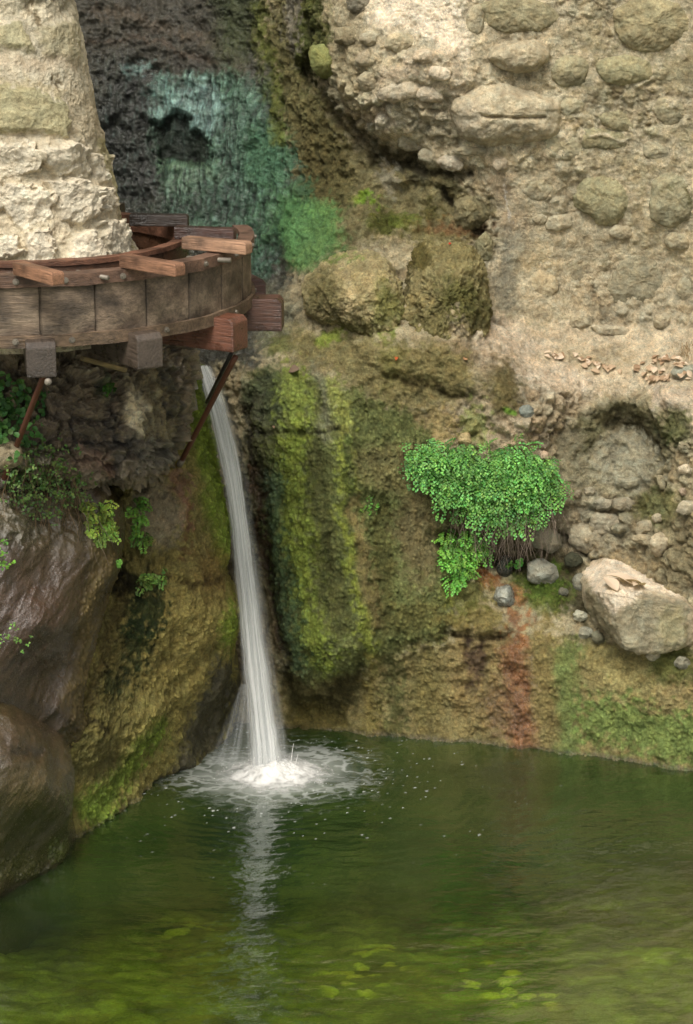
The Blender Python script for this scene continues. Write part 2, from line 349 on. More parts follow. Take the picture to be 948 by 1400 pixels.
ST = [
 (708, 76, 42, 24, (190, 172, 144), 'rounded pale stone bulging from the wall above the big slab', 4, 1.5),
 (690, 158, 76, 42, (190, 174, 148), 'largest pale slab sticking out of the wall with a dark gap under it', 3, 1.1),
 (782, 96, 28, 25, (142, 134, 104), 'round olive-grey stone between two stones in the upper right wall', 0, .7),
 (858, 95, 38, 19, (144, 138, 102), 'oval olive stone right of the round stone in the upper wall', 0, .7),
 (712, 22, 58, 26, (140, 130, 98), 'broad dull stone at the very top of the wall, above the rounded pale stone', 4, .7),
 (900, 30, 60, 38, (146, 134, 98), 'broad brownish stone in the top right of the wall', 0, .4),
 (830, 190, 42, 16, (130, 124, 92), 'flat olive stone with a pale curved rim across it', 6, .6),
 (846, 164, 28, 16, (150, 140, 106), 'small grey stone sitting just above the flat olive stone', 10, .5),
 (822, 270, 42, 36, (146, 140, 104), 'yellowish green rounded stone in the middle of the right wall', 5, .5),
 (925, 272, 38, 38, (140, 134, 106), 'cracked olive stone right of the yellowish green stone', 0, .45),
 (878, 385, 50, 38, (138, 130, 108), 'wide grey stone embedded just above the ledge', -4, .4),
 (548, 58, 22, 13, (186, 172, 144), 'flat oval pebble stuck in the bright patch at the top', -6, .8),
 (579, 76, 14, 11, (200, 182, 158), 'small pale pebble beside the flat oval pebble', 0, .9),
 (651, 28, 13, 22, (170, 158, 132), 'upright grey pebble by the right edge of the bright patch', 0, .8),
 (497, 4, 26, 16, (140, 132, 116), 'grey stone cut by the top of the dark mossy flank', 0, .7),
 (443, 82, 20, 26, (134, 136, 84), 'yellow-green stone jutting over the gully edge', -25, 1.4),
 (505, 52, 14, 10, (180, 168, 144), 'small pale stone left of the flat oval pebble', 0, 1.),
 (474, 50, 20, 15, (150, 138, 112), 'brownish stone wedged above the dark crevice', 10, 1.),
 (498, 78, 12, 12, (172, 158, 134), 'light stone in the knobbly rock above the overhang', 0, 1.),
 (615, 222, 18, 11, (176, 164, 146), 'smooth pale pebble under the big slab', 12, 1.),
 (604, 160, 9, 7, (170, 158, 136), 'tiny round pebble left of the big slab', 0, 1.),
 (643, 206, 26, 7, (150, 140, 118), 'thin flat stone pinched beneath the big slab', 2, .8),
 (684, 226, 11, 9, (170, 152, 132), 'round pinkish pebble above the grey seam', 0, 1.),
 (645, 293, 26, 24, (92, 84, 54), 'dark brown mossy stone left of the pale seam', 20, 1.1),
 (662, 338, 16, 24, (134, 128, 92), 'narrow olive stone touching the right mossy boulder', 0, .8),
 (720, 562, 11, 9, (126, 130, 124), 'small blue-grey cobble in the rubble above the ferns', 0, 1.1),
 (745, 624, 9, 9, (196, 172, 150), 'pink pebble at the right tip of the fern cushion', 0, 1.2),
 (860, 660, 20, 10, (150, 144, 124), 'grey stone on the floor of the hollow', 0, .8),
 (806, 672, 9, 7, (158, 148, 128), 'small stone left on the floor of the hollow', 0, 1.),
 (826, 690, 15, 11, (164, 154, 134), 'pale stone in the gravel below the hollow', 10, 1.),
 (853, 690, 17, 11, (154, 144, 124), 'brown-grey stone right of the pale gravel stone', 0, 1.),
 (790, 676, 7, 8, (150, 140, 120), 'pebble at the left foot of the hollow', 0, 1.),
 (900, 708, 9, 7, (178, 166, 144), 'cream pebble on the moss below the hollow', -15, 1.2),
 (882, 722, 14, 10, (164, 152, 128), 'oval tan stone under the cream pebble', 0, 1.),
 (938, 643, 11, 8, (188, 174, 152), 'pale pebble on the mossy right slope', 0, 1.3),
 (934, 672, 8, 8, (180, 160, 140), 'pink-grey pebble below the pale pebble on the right slope', 0, 1.2),
 (942, 694, 18, 9, (166, 156, 136), 'flat grey stone at the edge of the right slope', -8, 1.),
 (903, 745, 14, 16, (170, 156, 132), 'wedge-shaped stone above the pale boulder', 20, 1.),
 (885, 738, 20, 8, (160, 148, 124), 'long thin stone over the pale boulder', 5, .9),
 (830, 715, 26, 16, (160, 150, 130), 'broad flat grey stone left above the pale boulder', 5, .6),
 (800, 735, 24, 20, (152, 142, 122), 'rough grey stone at the lip of the dark gap', 20, .6),
 (748, 738, 22, 17, (140, 134, 116), 'smooth grey stone right under the hanging fern roots', 25, 1.),
 (742, 783, 23, 19, (152, 150, 138), 'angular light grey stone lying in bright moss', 15, 1.1),
 (792, 797, 9, 13, (128, 126, 114), 'small grey stone left of the pale boulder', 0, 1.1),
 (771, 810, 6, 6, (106, 104, 92), 'tiny dark pebble on the moss by the seep', 0, 1.1),
 (690, 817, 15, 17, (118, 120, 114), 'blue-grey cobble wet on top of the orange seep', -20, 1.2),
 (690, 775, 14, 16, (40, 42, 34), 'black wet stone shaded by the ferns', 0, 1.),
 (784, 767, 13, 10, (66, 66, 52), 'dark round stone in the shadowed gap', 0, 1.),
 (793, 842, 10, 8, (176, 172, 154), 'whitish pebble at the lower left of the pale boulder', 0, 1.2),
 (801, 866, 10, 9, (150, 146, 130), 'rounded grey pebble below the whitish pebble', 0, 1.2),
 (818, 872, 10, 10, (124, 120, 100), 'greenish pebble tucked against the pale boulder', 0, 1.1),
 (893, 896, 9, 6, (166, 158, 138), 'small tan pebble in front of the pale boulder', 0, 1.2),
 (934, 905, 13, 10, (142, 138, 122), 'grey pebble right in front of the pale boulder', 0, 1.1),
 (945, 508, 26, 11, (150, 148, 134), 'smooth grey stone among dry leaves at the end of the ledge', 0, 1.2),
 (636, 600, 11, 9, (186, 164, 122), 'yellowish lump above the middle of the ferns', 0, .9),
 (935, 610, 8, 6, (160, 150, 126), 'tiny stone under the mossy ledge on the right', 0, 1.),
 (720, 650, 10, 8, (170, 156, 134), 'pale chip beside the fern cushion', 0, 1.),
 (905, 660, 8, 12, (160, 150, 124), 'narrow stone standing right of the hollow', -20, 1.),
 (770, 200, 26, 17, (156, 146, 118), 'flush tan stone left of the flat olive stone', 8, .4),
 (925, 150, 30, 20, (148, 138, 110), 'flush brownish stone at the right edge below the oval olive stone', 0, .4),
 (780, 145, 22, 12, (160, 150, 122), 'small flush stone under the round olive-grey stone', -6, .5),
 (905, 205, 26, 13, (158, 150, 126), 'flat grey stone right of the flat olive stone', 4, .5),
 (735, 255, 22, 20, (168, 156, 130), 'faint pale stone between the grey seam and the yellowish green stone', 0, .4),
 (765, 305, 20, 13, (180, 168, 144), 'light lump at the lower left of the yellowish green stone', -10, .8),
 (738, 300, 11, 9, (176, 162, 138), 'small light lump beside the grey seam', 0, .9),
 (850, 318, 16, 10, (172, 158, 132), 'tan lump under the yellowish green stone', 0, .8),
 (925, 330, 18, 12, (150, 138, 112), 'brown lump under the cracked olive stone', 12, .9),
 (785, 365, 24, 28, (164, 150, 122), 'flush buff stone left of the wide grey stone', 10, .35),
 (740, 390, 24, 20, (178, 158, 126), 'flush pinkish stone above the left end of the ledge', 0, .35),
 (835, 452, 26, 9, (184, 170, 148), 'long light stone at the foot of the right wall', 8, .8),
 (795, 440, 15, 10, (168, 152, 126), 'small brownish stone at the foot of the right wall', 0, .8),
 (905, 440, 14, 13, (170, 156, 132), 'round stone at the foot of the wall below the wide grey stone', 0, .8),
 (940, 395, 16, 22, (160, 150, 126), 'stone cut by the right edge beside the wide grey stone', 0, .5),
 (600, 100, 15, 9, (206, 190, 168), 'white lump at the lower edge of the bright patch', 10, .9),
 (548, 125, 34, 13, (186, 172, 150), 'long pale rib of rock above the overhang', -16, 1.),
 (590, 128, 22, 12, (196, 180, 158), 'pale lump ending the rib left of the big slab', 12, 1.),
 (505, 112, 18, 12, (160, 148, 124), 'grey-brown lump on the overhang edge', 20, 1.),
 (560, 195, 18, 12, (150, 142, 122), 'grey lump under the overhang rib', 10, .9),
 (585, 212, 16, 10, (158, 150, 130), 'small grey lump left of the smooth pale pebble', 0, .9),
]
# ================================================================== THE GORGE WALL
def axis(lo, a, b, hi, fine, coarse):
    x = [a]; 
    while x[-1] < b: x.append(x[-1] + fine)
    s = fine
    while x[-1] < hi: s = min(coarse, s * 1.12); x.append(x[-1] + s)
    s = fine; y = [a]
    while y[-1] > lo: s = min(coarse, s * 1.12); y.append(y[-1] - s)
    return np.array(y[::-1][:-1] + x)
us = axis(-700, 120, 952, 1700, 1.45, 22); vs = axis(-1500, -4, 1050, 1160, 1.45, 22)
U, V = np.meshgrid(us, vs); nr, nc = U.shape
Y0 = cliffY(U, V).reshape(U.shape)
P = W(U, V, Y0)
S = Surf(U.ravel(), V.ravel(), P.reshape(-1, 3), (174, 160, 130))
def paint_wall(S):
    N = len(S.u)
    S.F['lump'] = np.full(N, .55); S.F['fine'] = np.full(N, .9); S.F['peb'] = np.full(N, .75); S.F['crag'] = np.full(N, .15)
    B = dict(br=8)
    # ---- right wall
    S.ell(860, 60, 190, 110, (168, 156, 126), .8, 40)
    S.ell(720, 330, 110, 110, (182, 168, 142), .8, 40)
    S.ell(640, -20, 170, 150, (196, 182, 156), .8, 50, peb=.5)
    S.poly([(500, -60), (668, -60), (655, 40), (640, 92), (592, 62), (555, 52), (508, 40)], (246, 230, 208), .95, 12, peb=.15, crag=.05)
    S.poly([(520, 95), (570, 75), (625, 70), (640, 110), (628, 145), (600, 120), (560, 118), (505, 140)], (202, 184, 160), .9, 8, peb=.3, crag=.5, D=-.07)
    S.ell(560, 150, 60, 35, (172, 160, 136), .8, 15, crag=1., peb=1)
    S.ell(600, 185, 40, 22, (160, 148, 124), .7, 10)
    S.ell(525, 165, 14, 22, (190, 176, 155), .9, 6, rot=40, br=3, D=-.04)
    S.line([(690, 245), (700, 300)], 44, (170, 152, 128), .8, 10, peb=.1)
    S.line([(696, 250), (694, 305)], 3, (205, 200, 195), .8, 2, br=2)
    S.poly([(676, 310), (720, 318), (735, 380), (715, 425), (680, 430)], (140, 134, 118), .85, 12, peb=.2)
    S.ell(760, 370, 50, 60, (178, 158, 122), .7, 18, peb=.4)
    S.ell(850, 420, 110, 40, (182, 166, 140), .7, 25, crag=.5)
    S.ell(800, 330, 90, 25, (176, 164, 140), .6, 15)
    S.poly([(650, -300), (1500, -300), (1500, 460), (700, 440), (680, 300), (660, 200)], None, 1, 30, fine=.55, lump=.4)
    for (cx, cy, rx, ry, c, lab, rot, bl) in ST:      # pale mortar packed round each stone
        if cy < 470 and cx > 540: S.ell(cx, cy, rx * 1.12 + 5, ry * 1.12 + 5, (196, 182, 156), .75, 6, br=8, rot=rot, peb=.3, D=.012)
    # bands of light mortar
    for (a, b, c_, d_) in ((760, 190, 948, 215), (700, 285, 948, 310), (760, 425, 948, 440), (740, 150, 948, 135)):
        S.line([(a, b), (c_, d_)], 14, (180, 168, 144), .55, 9)
    # ---- sloping ledge with litter
    S.poly([(672, 420), (720, 440), (948, 450), (1300, 460), (1300, 540), (948, 535), (800, 545), (740, 520), (690, 470)], (204, 186, 160), .9, 10, peb=.1, lump=.3)
    S.poly([(672, 425), (700, 450), (760, 480), (820, 520), (800, 560), (720, 540), (660, 500), (640, 470)], (212, 192, 170), .8, 14, peb=.35, crag=.5)
    S.ell(800, 490, 60, 14, (168, 152, 120), .6, 12)
    # ---- rubble beneath it
    S.poly([(600, 530), (700, 520), (800, 545), (790, 600), (760, 640), (640, 620), (590, 580)], (168, 152, 126), .85, 18, peb=1., crag=.8)
    S.ell(690, 530, 28, 40, (100, 90, 48), .85, 12, gran=.8, peb=0.1)
    S.ell(620, 490, 50, 30, (150, 130, 105), .7, 15, crag=.7)
    S.ell(710, 590, 50, 22, (172, 152, 128), .7, 12)
    S.ell(700, 555, 8, 8, (110, 150, 50), .9, 3, br=2)
    # ---- hollow on the right
    S.poly([(770, 600), (800, 560), (850, 545), (900, 560), (905, 640), (895, 680), (800, 690), (765, 650)], (142, 134, 110), .9, 12, peb=.25, crag=.5)
    S.poly([(795, 572), (830, 555), (880, 552), (905, 585), (915, 640), (898, 632), (885, 600), (850, 590), (818, 602), (790, 620)], (100, 94, 66), .9, 6, br=4, crag=1.2)
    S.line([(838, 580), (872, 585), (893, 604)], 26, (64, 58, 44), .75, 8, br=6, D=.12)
    S.line([(820, 566), (850, 553), (885, 556), (903, 590), (912, 650)], 12, None, 1, 9, br=4, D=-.08); S.line([(780, 640), (800, 600), (812, 580)], 10, None, 1, 12, D=-.03)
    S.ell(858, 632, 44, 40, (156, 150, 130), .8, 10, br=12, crag=.8, D=-.05)
    S.ell(790, 720, 70, 40, (172, 160, 138), .85, 20, peb=.9, crag=.8)
    S.ell(850, 710, 60, 30, (150, 140, 116), .8, 15, peb=1)
    S.poly([(890, 530), (948, 525), (1100, 525), (1100, 600), (930, 590), (915, 560), (893, 560)], (196, 178, 158), .9, 7, peb=.1)
    S.ell(925, 585, 26, 28, (92, 96, 52), .85, 10, gran=.6)
    S.ell(900, 690, 34, 26, (104, 106, 56), .8, 12, gran=.6)
    S.ell(930, 760, 40, 60, (128, 118, 90), .7, 20, ang=.6, peb=.4)
    S.poly([(700, 735), (760, 735), (812, 790), (800, 860), (740, 810), (700, 800)], (62, 58, 36), .9, 12, gran=.5, peb=.1)
    S.ell(735, 805, 44, 34, (88, 104, 34), .9, 12, gran=1., peb=0)
    S.ell(840, 905, 80, 22, (96, 104, 44), .9, 12, gran=.8, peb=0, rot=12)
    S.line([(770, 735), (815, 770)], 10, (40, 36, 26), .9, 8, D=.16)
    # ---- mossy shelf and gap in the middle
    S.poly([(430, 170), (500, 200), (600, 225), (665, 275), (670, 330), (560, 330), (440, 350), (395, 300)], (122, 114, 80), .95, 14, peb=.25, crag=1., gran=.4)
    S.line([(424, 100), (440, 128), (470, 170), (515, 205), (560, 215)], 26, (52, 46, 30), .85, 16, D=.22)  # shadow in the crevice painted dark, besides the cut in depth
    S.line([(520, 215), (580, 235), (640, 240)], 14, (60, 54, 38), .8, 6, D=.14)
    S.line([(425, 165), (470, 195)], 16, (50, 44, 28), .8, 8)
    S.ell(525, 300, 22, 22, (84, 88, 34), .9, 8, gran=1.); S.ell(555, 300, 22, 14, (110, 122, 48), .8, 6, gran=.8)
    S.ell(590, 290, 14, 12, (90, 84, 40), .8, 6, gran=.8); S.ell(500, 272, 18, 6, (120, 150, 40), .9, 4, br=4)
    S.ell(600, 320, 40, 18, (134, 124, 80), .8, 10, gran=.5); S.ell(625, 308, 40, 10, (120, 74, 52), .6, 8)
    S.line([(600, 260), (640, 300), (664, 312)], 8, (52, 46, 34), .8, 4, D=.1)
    S.ell(530, 245, 14, 22, (160, 152, 132), .8, 6); S.ell(572, 240, 16, 18, (70, 66, 52), .7, 6)
    # ---- dark granular flank beside the gully
    S.poly([(385, -60), (430, -40), (455, 60), (430, 110), (480, 200), (480, 280), (440, 300), (400, 260), (375, 160), (360, 60)], (110, 104, 66), .95, 14, gran=1.0, peb=.1, crag=.9, wet=.1)
    S.ell(420, 40, 26, 60, (84, 92, 42), .8, 12); S.ell(400, 20, 12, 50, (128, 120, 110), .8, 6, str=.5, gran=.2)
    S.line([(425, 20), (430, 60), (425, 110)], 14, (40, 38, 22), .8, 7, D=.12)
    S.ell(440, 215, 40, 50, (100, 90, 56), .6, 20)
    # ---- gully with wet green rock
    S.poly([(-400, -700), (390, -700), (372, -60), (352, 0), (362, 70), (388, 160), (402, 240), (425, 275), (420, 330), (400, 380), (372, 440), (345, 500), (-400, 520)],
           (62, 60, 50), 1, 12, peb=0, gran=0, crag=.8, str=.35, wet=.75, fine=1.2)
    S.poly([(100, -60), (345, -60), (355, 30), (350, 100), (300, 112), (230, 92), (150, 80), (100, 90)], (72, 68, 60), .85, 14, str=.12, crag=1., wet=.5)
    S.line([(130, 18), (220, 30), (300, 62), (350, 110)], 12, (104, 88, 72), .4, 8)
    S.line([(120, 60), (200, 48), (300, 90)], 6, (100, 76, 60), .3, 5)
    S.ell(320, 20, 30, 80, (66, 74, 44), .8, 16, gran=.5, wet=.5)
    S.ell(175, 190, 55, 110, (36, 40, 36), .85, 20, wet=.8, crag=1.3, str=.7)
    S.poly([(212, 108), (300, 100), (352, 110), (372, 160), (398, 215), (402, 270), (372, 300), (365, 370), (340, 400), (300, 330), (230, 300), (215, 230)], (72, 102, 84), .95, 12, str=1.2, wet=.7, crag=.5)
    S.ell(258, 150, 44, 40, (122, 152, 148), .85, 14, rot=20); S.ell(225, 118, 20, 14, (96, 128, 120), .7, 8)  # first patch paints the wet rock's bright highlight into the colour
    S.ell(330, 190, 40, 50, (76, 102, 88), .7, 16); S.ell(365, 215, 34, 48, (70, 106, 80), .85, 12, str=.3, wet=.3)
    S.ell(265, 250, 44, 26, (82, 104, 84), .8, 10); S.ell(300, 270, 36, 20, (62, 88, 74), .8, 12)
    S.poly([(214, 172), (240, 152), (262, 165), (284, 195), (286, 226), (262, 230), (236, 222), (220, 238), (212, 205)], (24, 32, 22), .95, 5, br=3, D=.16, wet=.4, str=.6)  # shade inside the hollow painted dark, besides its real depth
    S.ell(185, 92, 14, 8, (120, 150, 146), .7, 6); S.line([(216, 228), (286, 228)], 5, (110, 140, 110), .5, 4, D=-.05)
    S.ell(250, 290, 60, 18, (40, 52, 40), .7, 12); S.ell(350, 320, 24, 50, (52, 84, 62), .8, 12)
    S.line([(352, -20), (360, 60), (372, 140), (384, 190)], 20, (100, 106, 42), .8, 8, gran=.8, str=.2, wet=.2)
    S.poly([(376, 275), (410, 262), (455, 285), (462, 320), (450, 350), (425, 372), (405, 368), (385, 340), (370, 310)], (98, 150, 80), .85, 14, br=5, D=-.14, str=.1, gran=.3, wet=.15, peb=0, crag=.2)
    S.ell(395, 300, 40, 50, (84, 124, 84), .55, 18, br=14); S.ell(440, 330, 30, 40, (98, 130, 78), .5, 16, br=14)
    S.ell(412, 262, 18, 14, (70, 100, 68), .9, 9, D=-.06)
    S.line([(345, 380), (372, 340), (376, 300)], 12, (44, 70, 56), .7, 6)
    S.ell(375, 440, 35, 45, (128, 126, 106), .85, 14, gran=.5, str=.3, wet=.4); S.ell(385, 470, 26, 18, (104, 108, 48), .8, 8)
    # ---- slab between the two mossy boulders and the columns
    S.poly([(400, 440), (460, 450), (560, 470), (640, 480), (660, 530), (600, 560), (520, 560), (460, 510), (400, 500)], (136, 126, 84), .95, 14, peb=.15, crag=.5, gran=.5); S.ell(520, 470, 80, 40, None, 1, 24, D=-.10); S.ell(600, 490, 70, 36, None, 1, 24, D=-.10)
    S.ell(448, 460, 14, 14, (140, 156, 62), .9, 6); S.ell(525, 445, 14, 22, (126, 140, 60), .8, 8); S.ell(540, 500, 18, 30, (120, 118, 62), .7, 10)
    S.ell(590, 500, 50, 30, (134, 122, 80), .7, 16); S.line([(545, 520), (600, 532), (650, 545)], 9, (60, 52, 32), .8, 8, D=.07)
    S.line([(430, 440), (480, 470), (530, 515)], 6, (60, 54, 32), .6, 5, D=.06)
    S.ell(560, 580, 60, 30, (146, 130, 88), .8, 16, gran=.5, crag=.4, peb=.2); S.ell(600, 580, 26, 22, (172, 152, 104), .8, 8, br=10)
    S.ell(650, 585, 22, 30, (150, 156, 92), .75, 8, br=10)
    # ---- the columns
    col_ = [(335, 505), (400, 500), (470, 520), (560, 560), (612, 640), (625, 790), (620, 880), (520, 900), (480, 935), (420, 960), (385, 930), (360, 800), (335, 640)]
    S.poly(col_, None, 1, 24, D=-.06); S.poly([(350, 590), (500, 590), (508, 700), (516, 880), (490, 925), (410, 940), (380, 880), (362, 750)], None, 1, 22, D=-.09); S.poly([(390, 945), (480, 935), (515, 895), (520, 960), (470, 990), (400, 995)], None, 1, 14, D=.07)
    S.poly(col_, (116, 122, 72), 1, 10, peb=0, crag=.15, gran=1., lump=.4, str=.18, wet=.15)
    S.ell(365, 545, 34, 40, (74, 82, 62), .8, 14); S.ell(350, 640, 20, 90, (80, 78, 54), .8, 12, wet=.6)
    S.line([(404, 515), (402, 590)], 34, (150, 164, 74), .85, 12, br=12)
    S.line([(400, 600), (398, 700), (412, 790), (432, 900)], 44, (146, 162, 62), .8, 14, br=18)
    S.line([(462, 540), (470, 620), (472, 700), (486, 780), (498, 840), (508, 900)], 16, (164, 176, 72), .85, 8, br=13)
    S.line([(462, 525), (468, 590)], 22, (162, 166, 90), .8, 8)
    S.line([(436, 500), (446, 560), (448, 600)], 14, (140, 138, 116), .6, 6, str=.4)
    S.line([(430, 620), (440, 720), (460, 850)], 26, (98, 98, 58), .7, 12, D=.03)
    S.line([(368, 650), (378, 760), (392, 850), (412, 925)], 26, (78, 104, 80), .75, 11, br=14)
    S.line([(482, 690), (500, 760), (515, 850)], 20, (144, 128, 84), .85, 7, gran=.5)
    S.line([(520, 700), (530, 860)], 22, (96, 92, 50), .7, 8)
    S.ell(575, 720, 36, 80, (124, 112, 78), .9, 14, gran=.7); S.ell(575, 845, 44, 24, (112, 108, 60), .8, 12)
    S.ell(530, 640, 50, 34, (130, 120, 80), .7, 14)
    S.line([(476, 600), (474, 700), (470, 640)], 6, (44, 62, 40), .7, 5)
    S.line([(516, 690), (522, 860)], 12, None, 1, 8, D=.07); S.line([(508, 560), (500, 640), (492, 700)], 16, None, 1, 12, D=.06)
    S.line([(336, 560), (352, 700), (378, 850), (392, 940)], 10, (54, 44, 30), .8, 5, D=.10, wet=.8)
    S.line([(345, 640), (358, 760), (374, 880)], 10, (104, 76, 52), .6, 5, wet=.7)
    S.line([(342, 588), (400, 590), (470, 592)], 5, (50, 46, 30), .7, 3, D=.05)
    S.line([(620, 870), (560, 884), (515, 870)], 9, (60, 60, 30), .6, 6, D=.04)
    # ---- foot of the wall
    S.poly([(380, 930), (480, 930), (520, 890), (620, 880), (720, 860), (790, 880), (1200, 890), (1200, 1100), (380, 1100)], (142, 130, 84), .95, 12, peb=.1, crag=.4, gran=.7, wet=.15)
    S.poly([(385, 925), (430, 945), (480, 925), (500, 890), (500, 940), (470, 990), (400, 990)], (66, 62, 34), .85, 10, D=.10)
    S.ell(430, 985, 50, 24, (104, 94, 46), .7, 12); S.line([(508, 900), (506, 1000)], 18, (136, 124, 66), .7, 7)
    S.line([(540, 890), (538, 1000)], 26, (84, 90, 48), .7, 12, br=16); S.ell(585, 950, 22, 50, (122, 112, 64), .7, 12)
    S.ell(660, 920, 50, 80, (150, 130, 84), .85, 16, peb=.0, crag=1.2, wet=.3, lump=.9)
    S.ell(650, 845, 46, 18, (132, 120, 66), .8, 8, crag=.4, D=-.04); S.line([(610, 866), (650, 868), (700, 862)], 7, (60, 50, 28), .8, 4, D=.07)
    S.ell(652, 905, 12, 30, (74, 54, 48), .8, 8)
    S.line([(662, 778), (668, 800), (700, 815), (712, 850), (706, 900), (714, 960), (716, 1016)], 18, (158, 104, 56), .85, 7, wet=.95, br=12, crag=.6)
    S.line([(706, 890), (712, 960), (718, 1016)], 40, (140, 92, 54), .75, 10, wet=.95, crag=1.1)
    S.ell(663, 790, 14, 14, (168, 106, 52), .85, 5, wet=.6); S.ell(690, 970, 26, 36, (110, 78, 50), .6, 12, wet=.9); S.ell(738, 800, 34, 26, (84, 108, 40), .7, 10, br=12, gran=1.)
    S.ell(748, 930, 24, 90, (150, 134, 84), .85, 10, gran=.9, crag=.1); S.line([(778, 890), (775, 1020)], 30, (104, 122, 66), .8, 10, gran=.4)
    S.ell(850, 935, 50, 26, (158, 146, 96), .8, 14, gran=.6); S.ell(930, 940, 30, 26, (160, 142, 98), .7, 12)
    S.poly([(790, 960), (850, 950), (920, 975), (1000, 985), (1200, 1000), (1200, 1060), (948, 1050), (860, 1030), (790, 1015)], (118, 142, 72), .8, 16, br=16, gran=.9)
    S.ell(920, 910, 34, 22, (84, 92, 42), .8, 10)
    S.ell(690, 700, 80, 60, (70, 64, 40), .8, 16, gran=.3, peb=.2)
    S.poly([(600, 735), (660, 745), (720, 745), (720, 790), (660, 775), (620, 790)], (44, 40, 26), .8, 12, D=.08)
    S.ell(640, 815, 36, 22, (110, 112, 48), .8, 10, gran=.8)
    # waterline: wet dark rim, below it dull green
    zz = S.P[:, 2]
    m = sst(.05, .0, zz + .02 * S.n1) ; S.c *= (1 - .45 * m)[:, None]; S.wet = np.maximum(S.wet, m * .9)
    m = sst(-.02, -.12, zz); S.c += (lin((60, 68, 26)) - S.c) * (m * .8)[:, None]
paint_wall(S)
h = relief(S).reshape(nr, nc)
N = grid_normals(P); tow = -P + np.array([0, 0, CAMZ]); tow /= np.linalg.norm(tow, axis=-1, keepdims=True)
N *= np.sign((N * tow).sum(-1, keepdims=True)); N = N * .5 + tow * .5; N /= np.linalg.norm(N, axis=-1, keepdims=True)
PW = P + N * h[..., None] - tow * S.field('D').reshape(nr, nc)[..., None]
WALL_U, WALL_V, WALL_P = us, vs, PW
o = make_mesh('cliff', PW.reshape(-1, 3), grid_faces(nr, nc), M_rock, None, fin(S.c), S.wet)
tag(o, kind='structure')
def on_wall(u, v):
    i = min(len(vs) - 1, max(0, np.searchsorted(vs, v))); j = min(len(us) - 1, max(0, np.searchsorted(us, u)))
    return WALL_P[i, j]
def wallY(u, v): return float(on_wall(u, v)[1])
del S

# ================================================================== BIG SEPARATE ROCKS
def Yfield(cp):
    fit = rbf_fit(np.array(cp, float), 3.); return lambda u, v: rbf_eval(fit, u, v)

# --- big ochre boulder left of the fall
def p_och(S):
    S.F['gran'] = np.full(len(S.u), .6); S.F['crag'] = np.full(len(S.u), .35)
    OC = True
    S.ell(250, 850, 70, 140, (174, 156, 88), .8, 30); S.ell(280, 720, 40, 80, (132, 120, 72), .7, 20)
    S.ell(150, 900, 50, 100, (124, 114, 64), .8, 24)
    S.ell(215, 700, 34, 50, (140, 126, 106), .85, 12, gran=.3, wet=.5)
    S.line([(243, 650), (250, 720)], 16, (160, 118, 92), .8, 8, wet=.6); S.line([(256, 690), (248, 760)], 8, (116, 72, 44), .6, 6)
    S.line([(272, 500), (284, 600), (300, 700), (314, 760)], 38, (130, 154, 42), .9, 14, gran=1.)
    S.ell(250, 540, 30, 60, (84, 84, 40), .85, 14); S.ell(275, 560, 8, 40, (128, 146, 40), .7, 6)
    S.ell(312, 855, 16, 38, (140, 164, 48), .9, 8, gran=1.)
    S.ell(200, 830, 26, 40, (44, 60, 26), .9, 9, br=12); S.ell(192, 880, 18, 40, (42, 56, 24), .85, 9, br=12); S.ell(175, 800, 22, 24, (44, 54, 26), .8, 9, br=12)
    S.ell(160, 935, 20, 16, (50, 60, 28), .8, 9, br=12)
    S.line([(165, 740), (160, 840), (130, 930), (110, 990)], 20, (80, 66, 34), .7, 10)
    S.line([(95, 996), (120, 990), (145, 996)], 7, (50, 42, 22), .8, 5, D=.05)
    S.ell(130, 1040, 36, 40, (104, 98, 56), .7, 12); S.line([(180, 1040), (240, 960), (300, 890)], 16, (128, 116, 62), .6, 10)
    S.line([(135, 1110), (165, 1060), (220, 1000)], 30, (132, 156, 50), .85, 10, gran=1.)
    S.ell(135, 1105, 22, 26, (140, 164, 56), .9, 8, gran=1.); S.line([(160, 1050), (215, 1000), (250, 970)], 5, (54, 50, 24), .6, 4, D=.04)
    S.poly([(300, 905), (326, 900), (345, 950), (300, 1020), (250, 1060), (220, 1090), (260, 1000)], (70, 66, 50), .9, 9, gran=.1, wet=.8, D=.05)
    S.line([(150, 640), (162, 740), (165, 800)], 20, (44, 40, 24), .9, 12, D=.12)
    S.ell(200, 760, 30, 20, (80, 72, 40), .6, 12); S.ell(290, 780, 24, 34, (130, 100, 52), .6, 12)
    S.line([(236, 790), (262, 800), (300, 790)], 6, (64, 48, 24), .6, 4, D=.05)
    zz = S.P[:, 2]; m = sst(.06, .0, zz); S.c *= (1 - .5 * m)[:, None]; S.wet = np.maximum(S.wet, m)
o = blob('boulder', [(215, 470), (262, 480), (277, 510), (287, 580), (300, 660), (318, 740), (328, 830), (326, 890), (340, 948), (318, 1010), (290, 1080), (240, 1160), (160, 1250), (60, 1280), (20, 1150), (40, 1000), (80, 850), (110, 760), (130, 700), (140, 620), (180, 540)],
     Yfield([(60, 1200, 14.5), (130, 1135, 14.85), (170, 1240, 14.9), (220, 1065, 15.72), (240, 1160, 15.8), (300, 1012, 16.4), (330, 945, 16.2), (220, 850, 15.35), (300, 800, 15.9), (285, 600, 16.15), (240, 490, 16.1), (130, 900, 15.0), (200, 700, 15.55), (90, 1000, 14.75), (165, 640, 15.9), (150, 760, 15.7), (250, 960, 15.65)]),
     .55, p_och, (160, 148, 82), M_rock, n=5, center=(195, 870), thick=1.2, fields={'lump': .45, 'fine': 1., 'crag': .3, 'gran': .5, 'slick': .75}, wet=.3)
tag(o, 'big ochre boulder streaked with moss, rising from the pool just left of the waterfall', 'boulder')

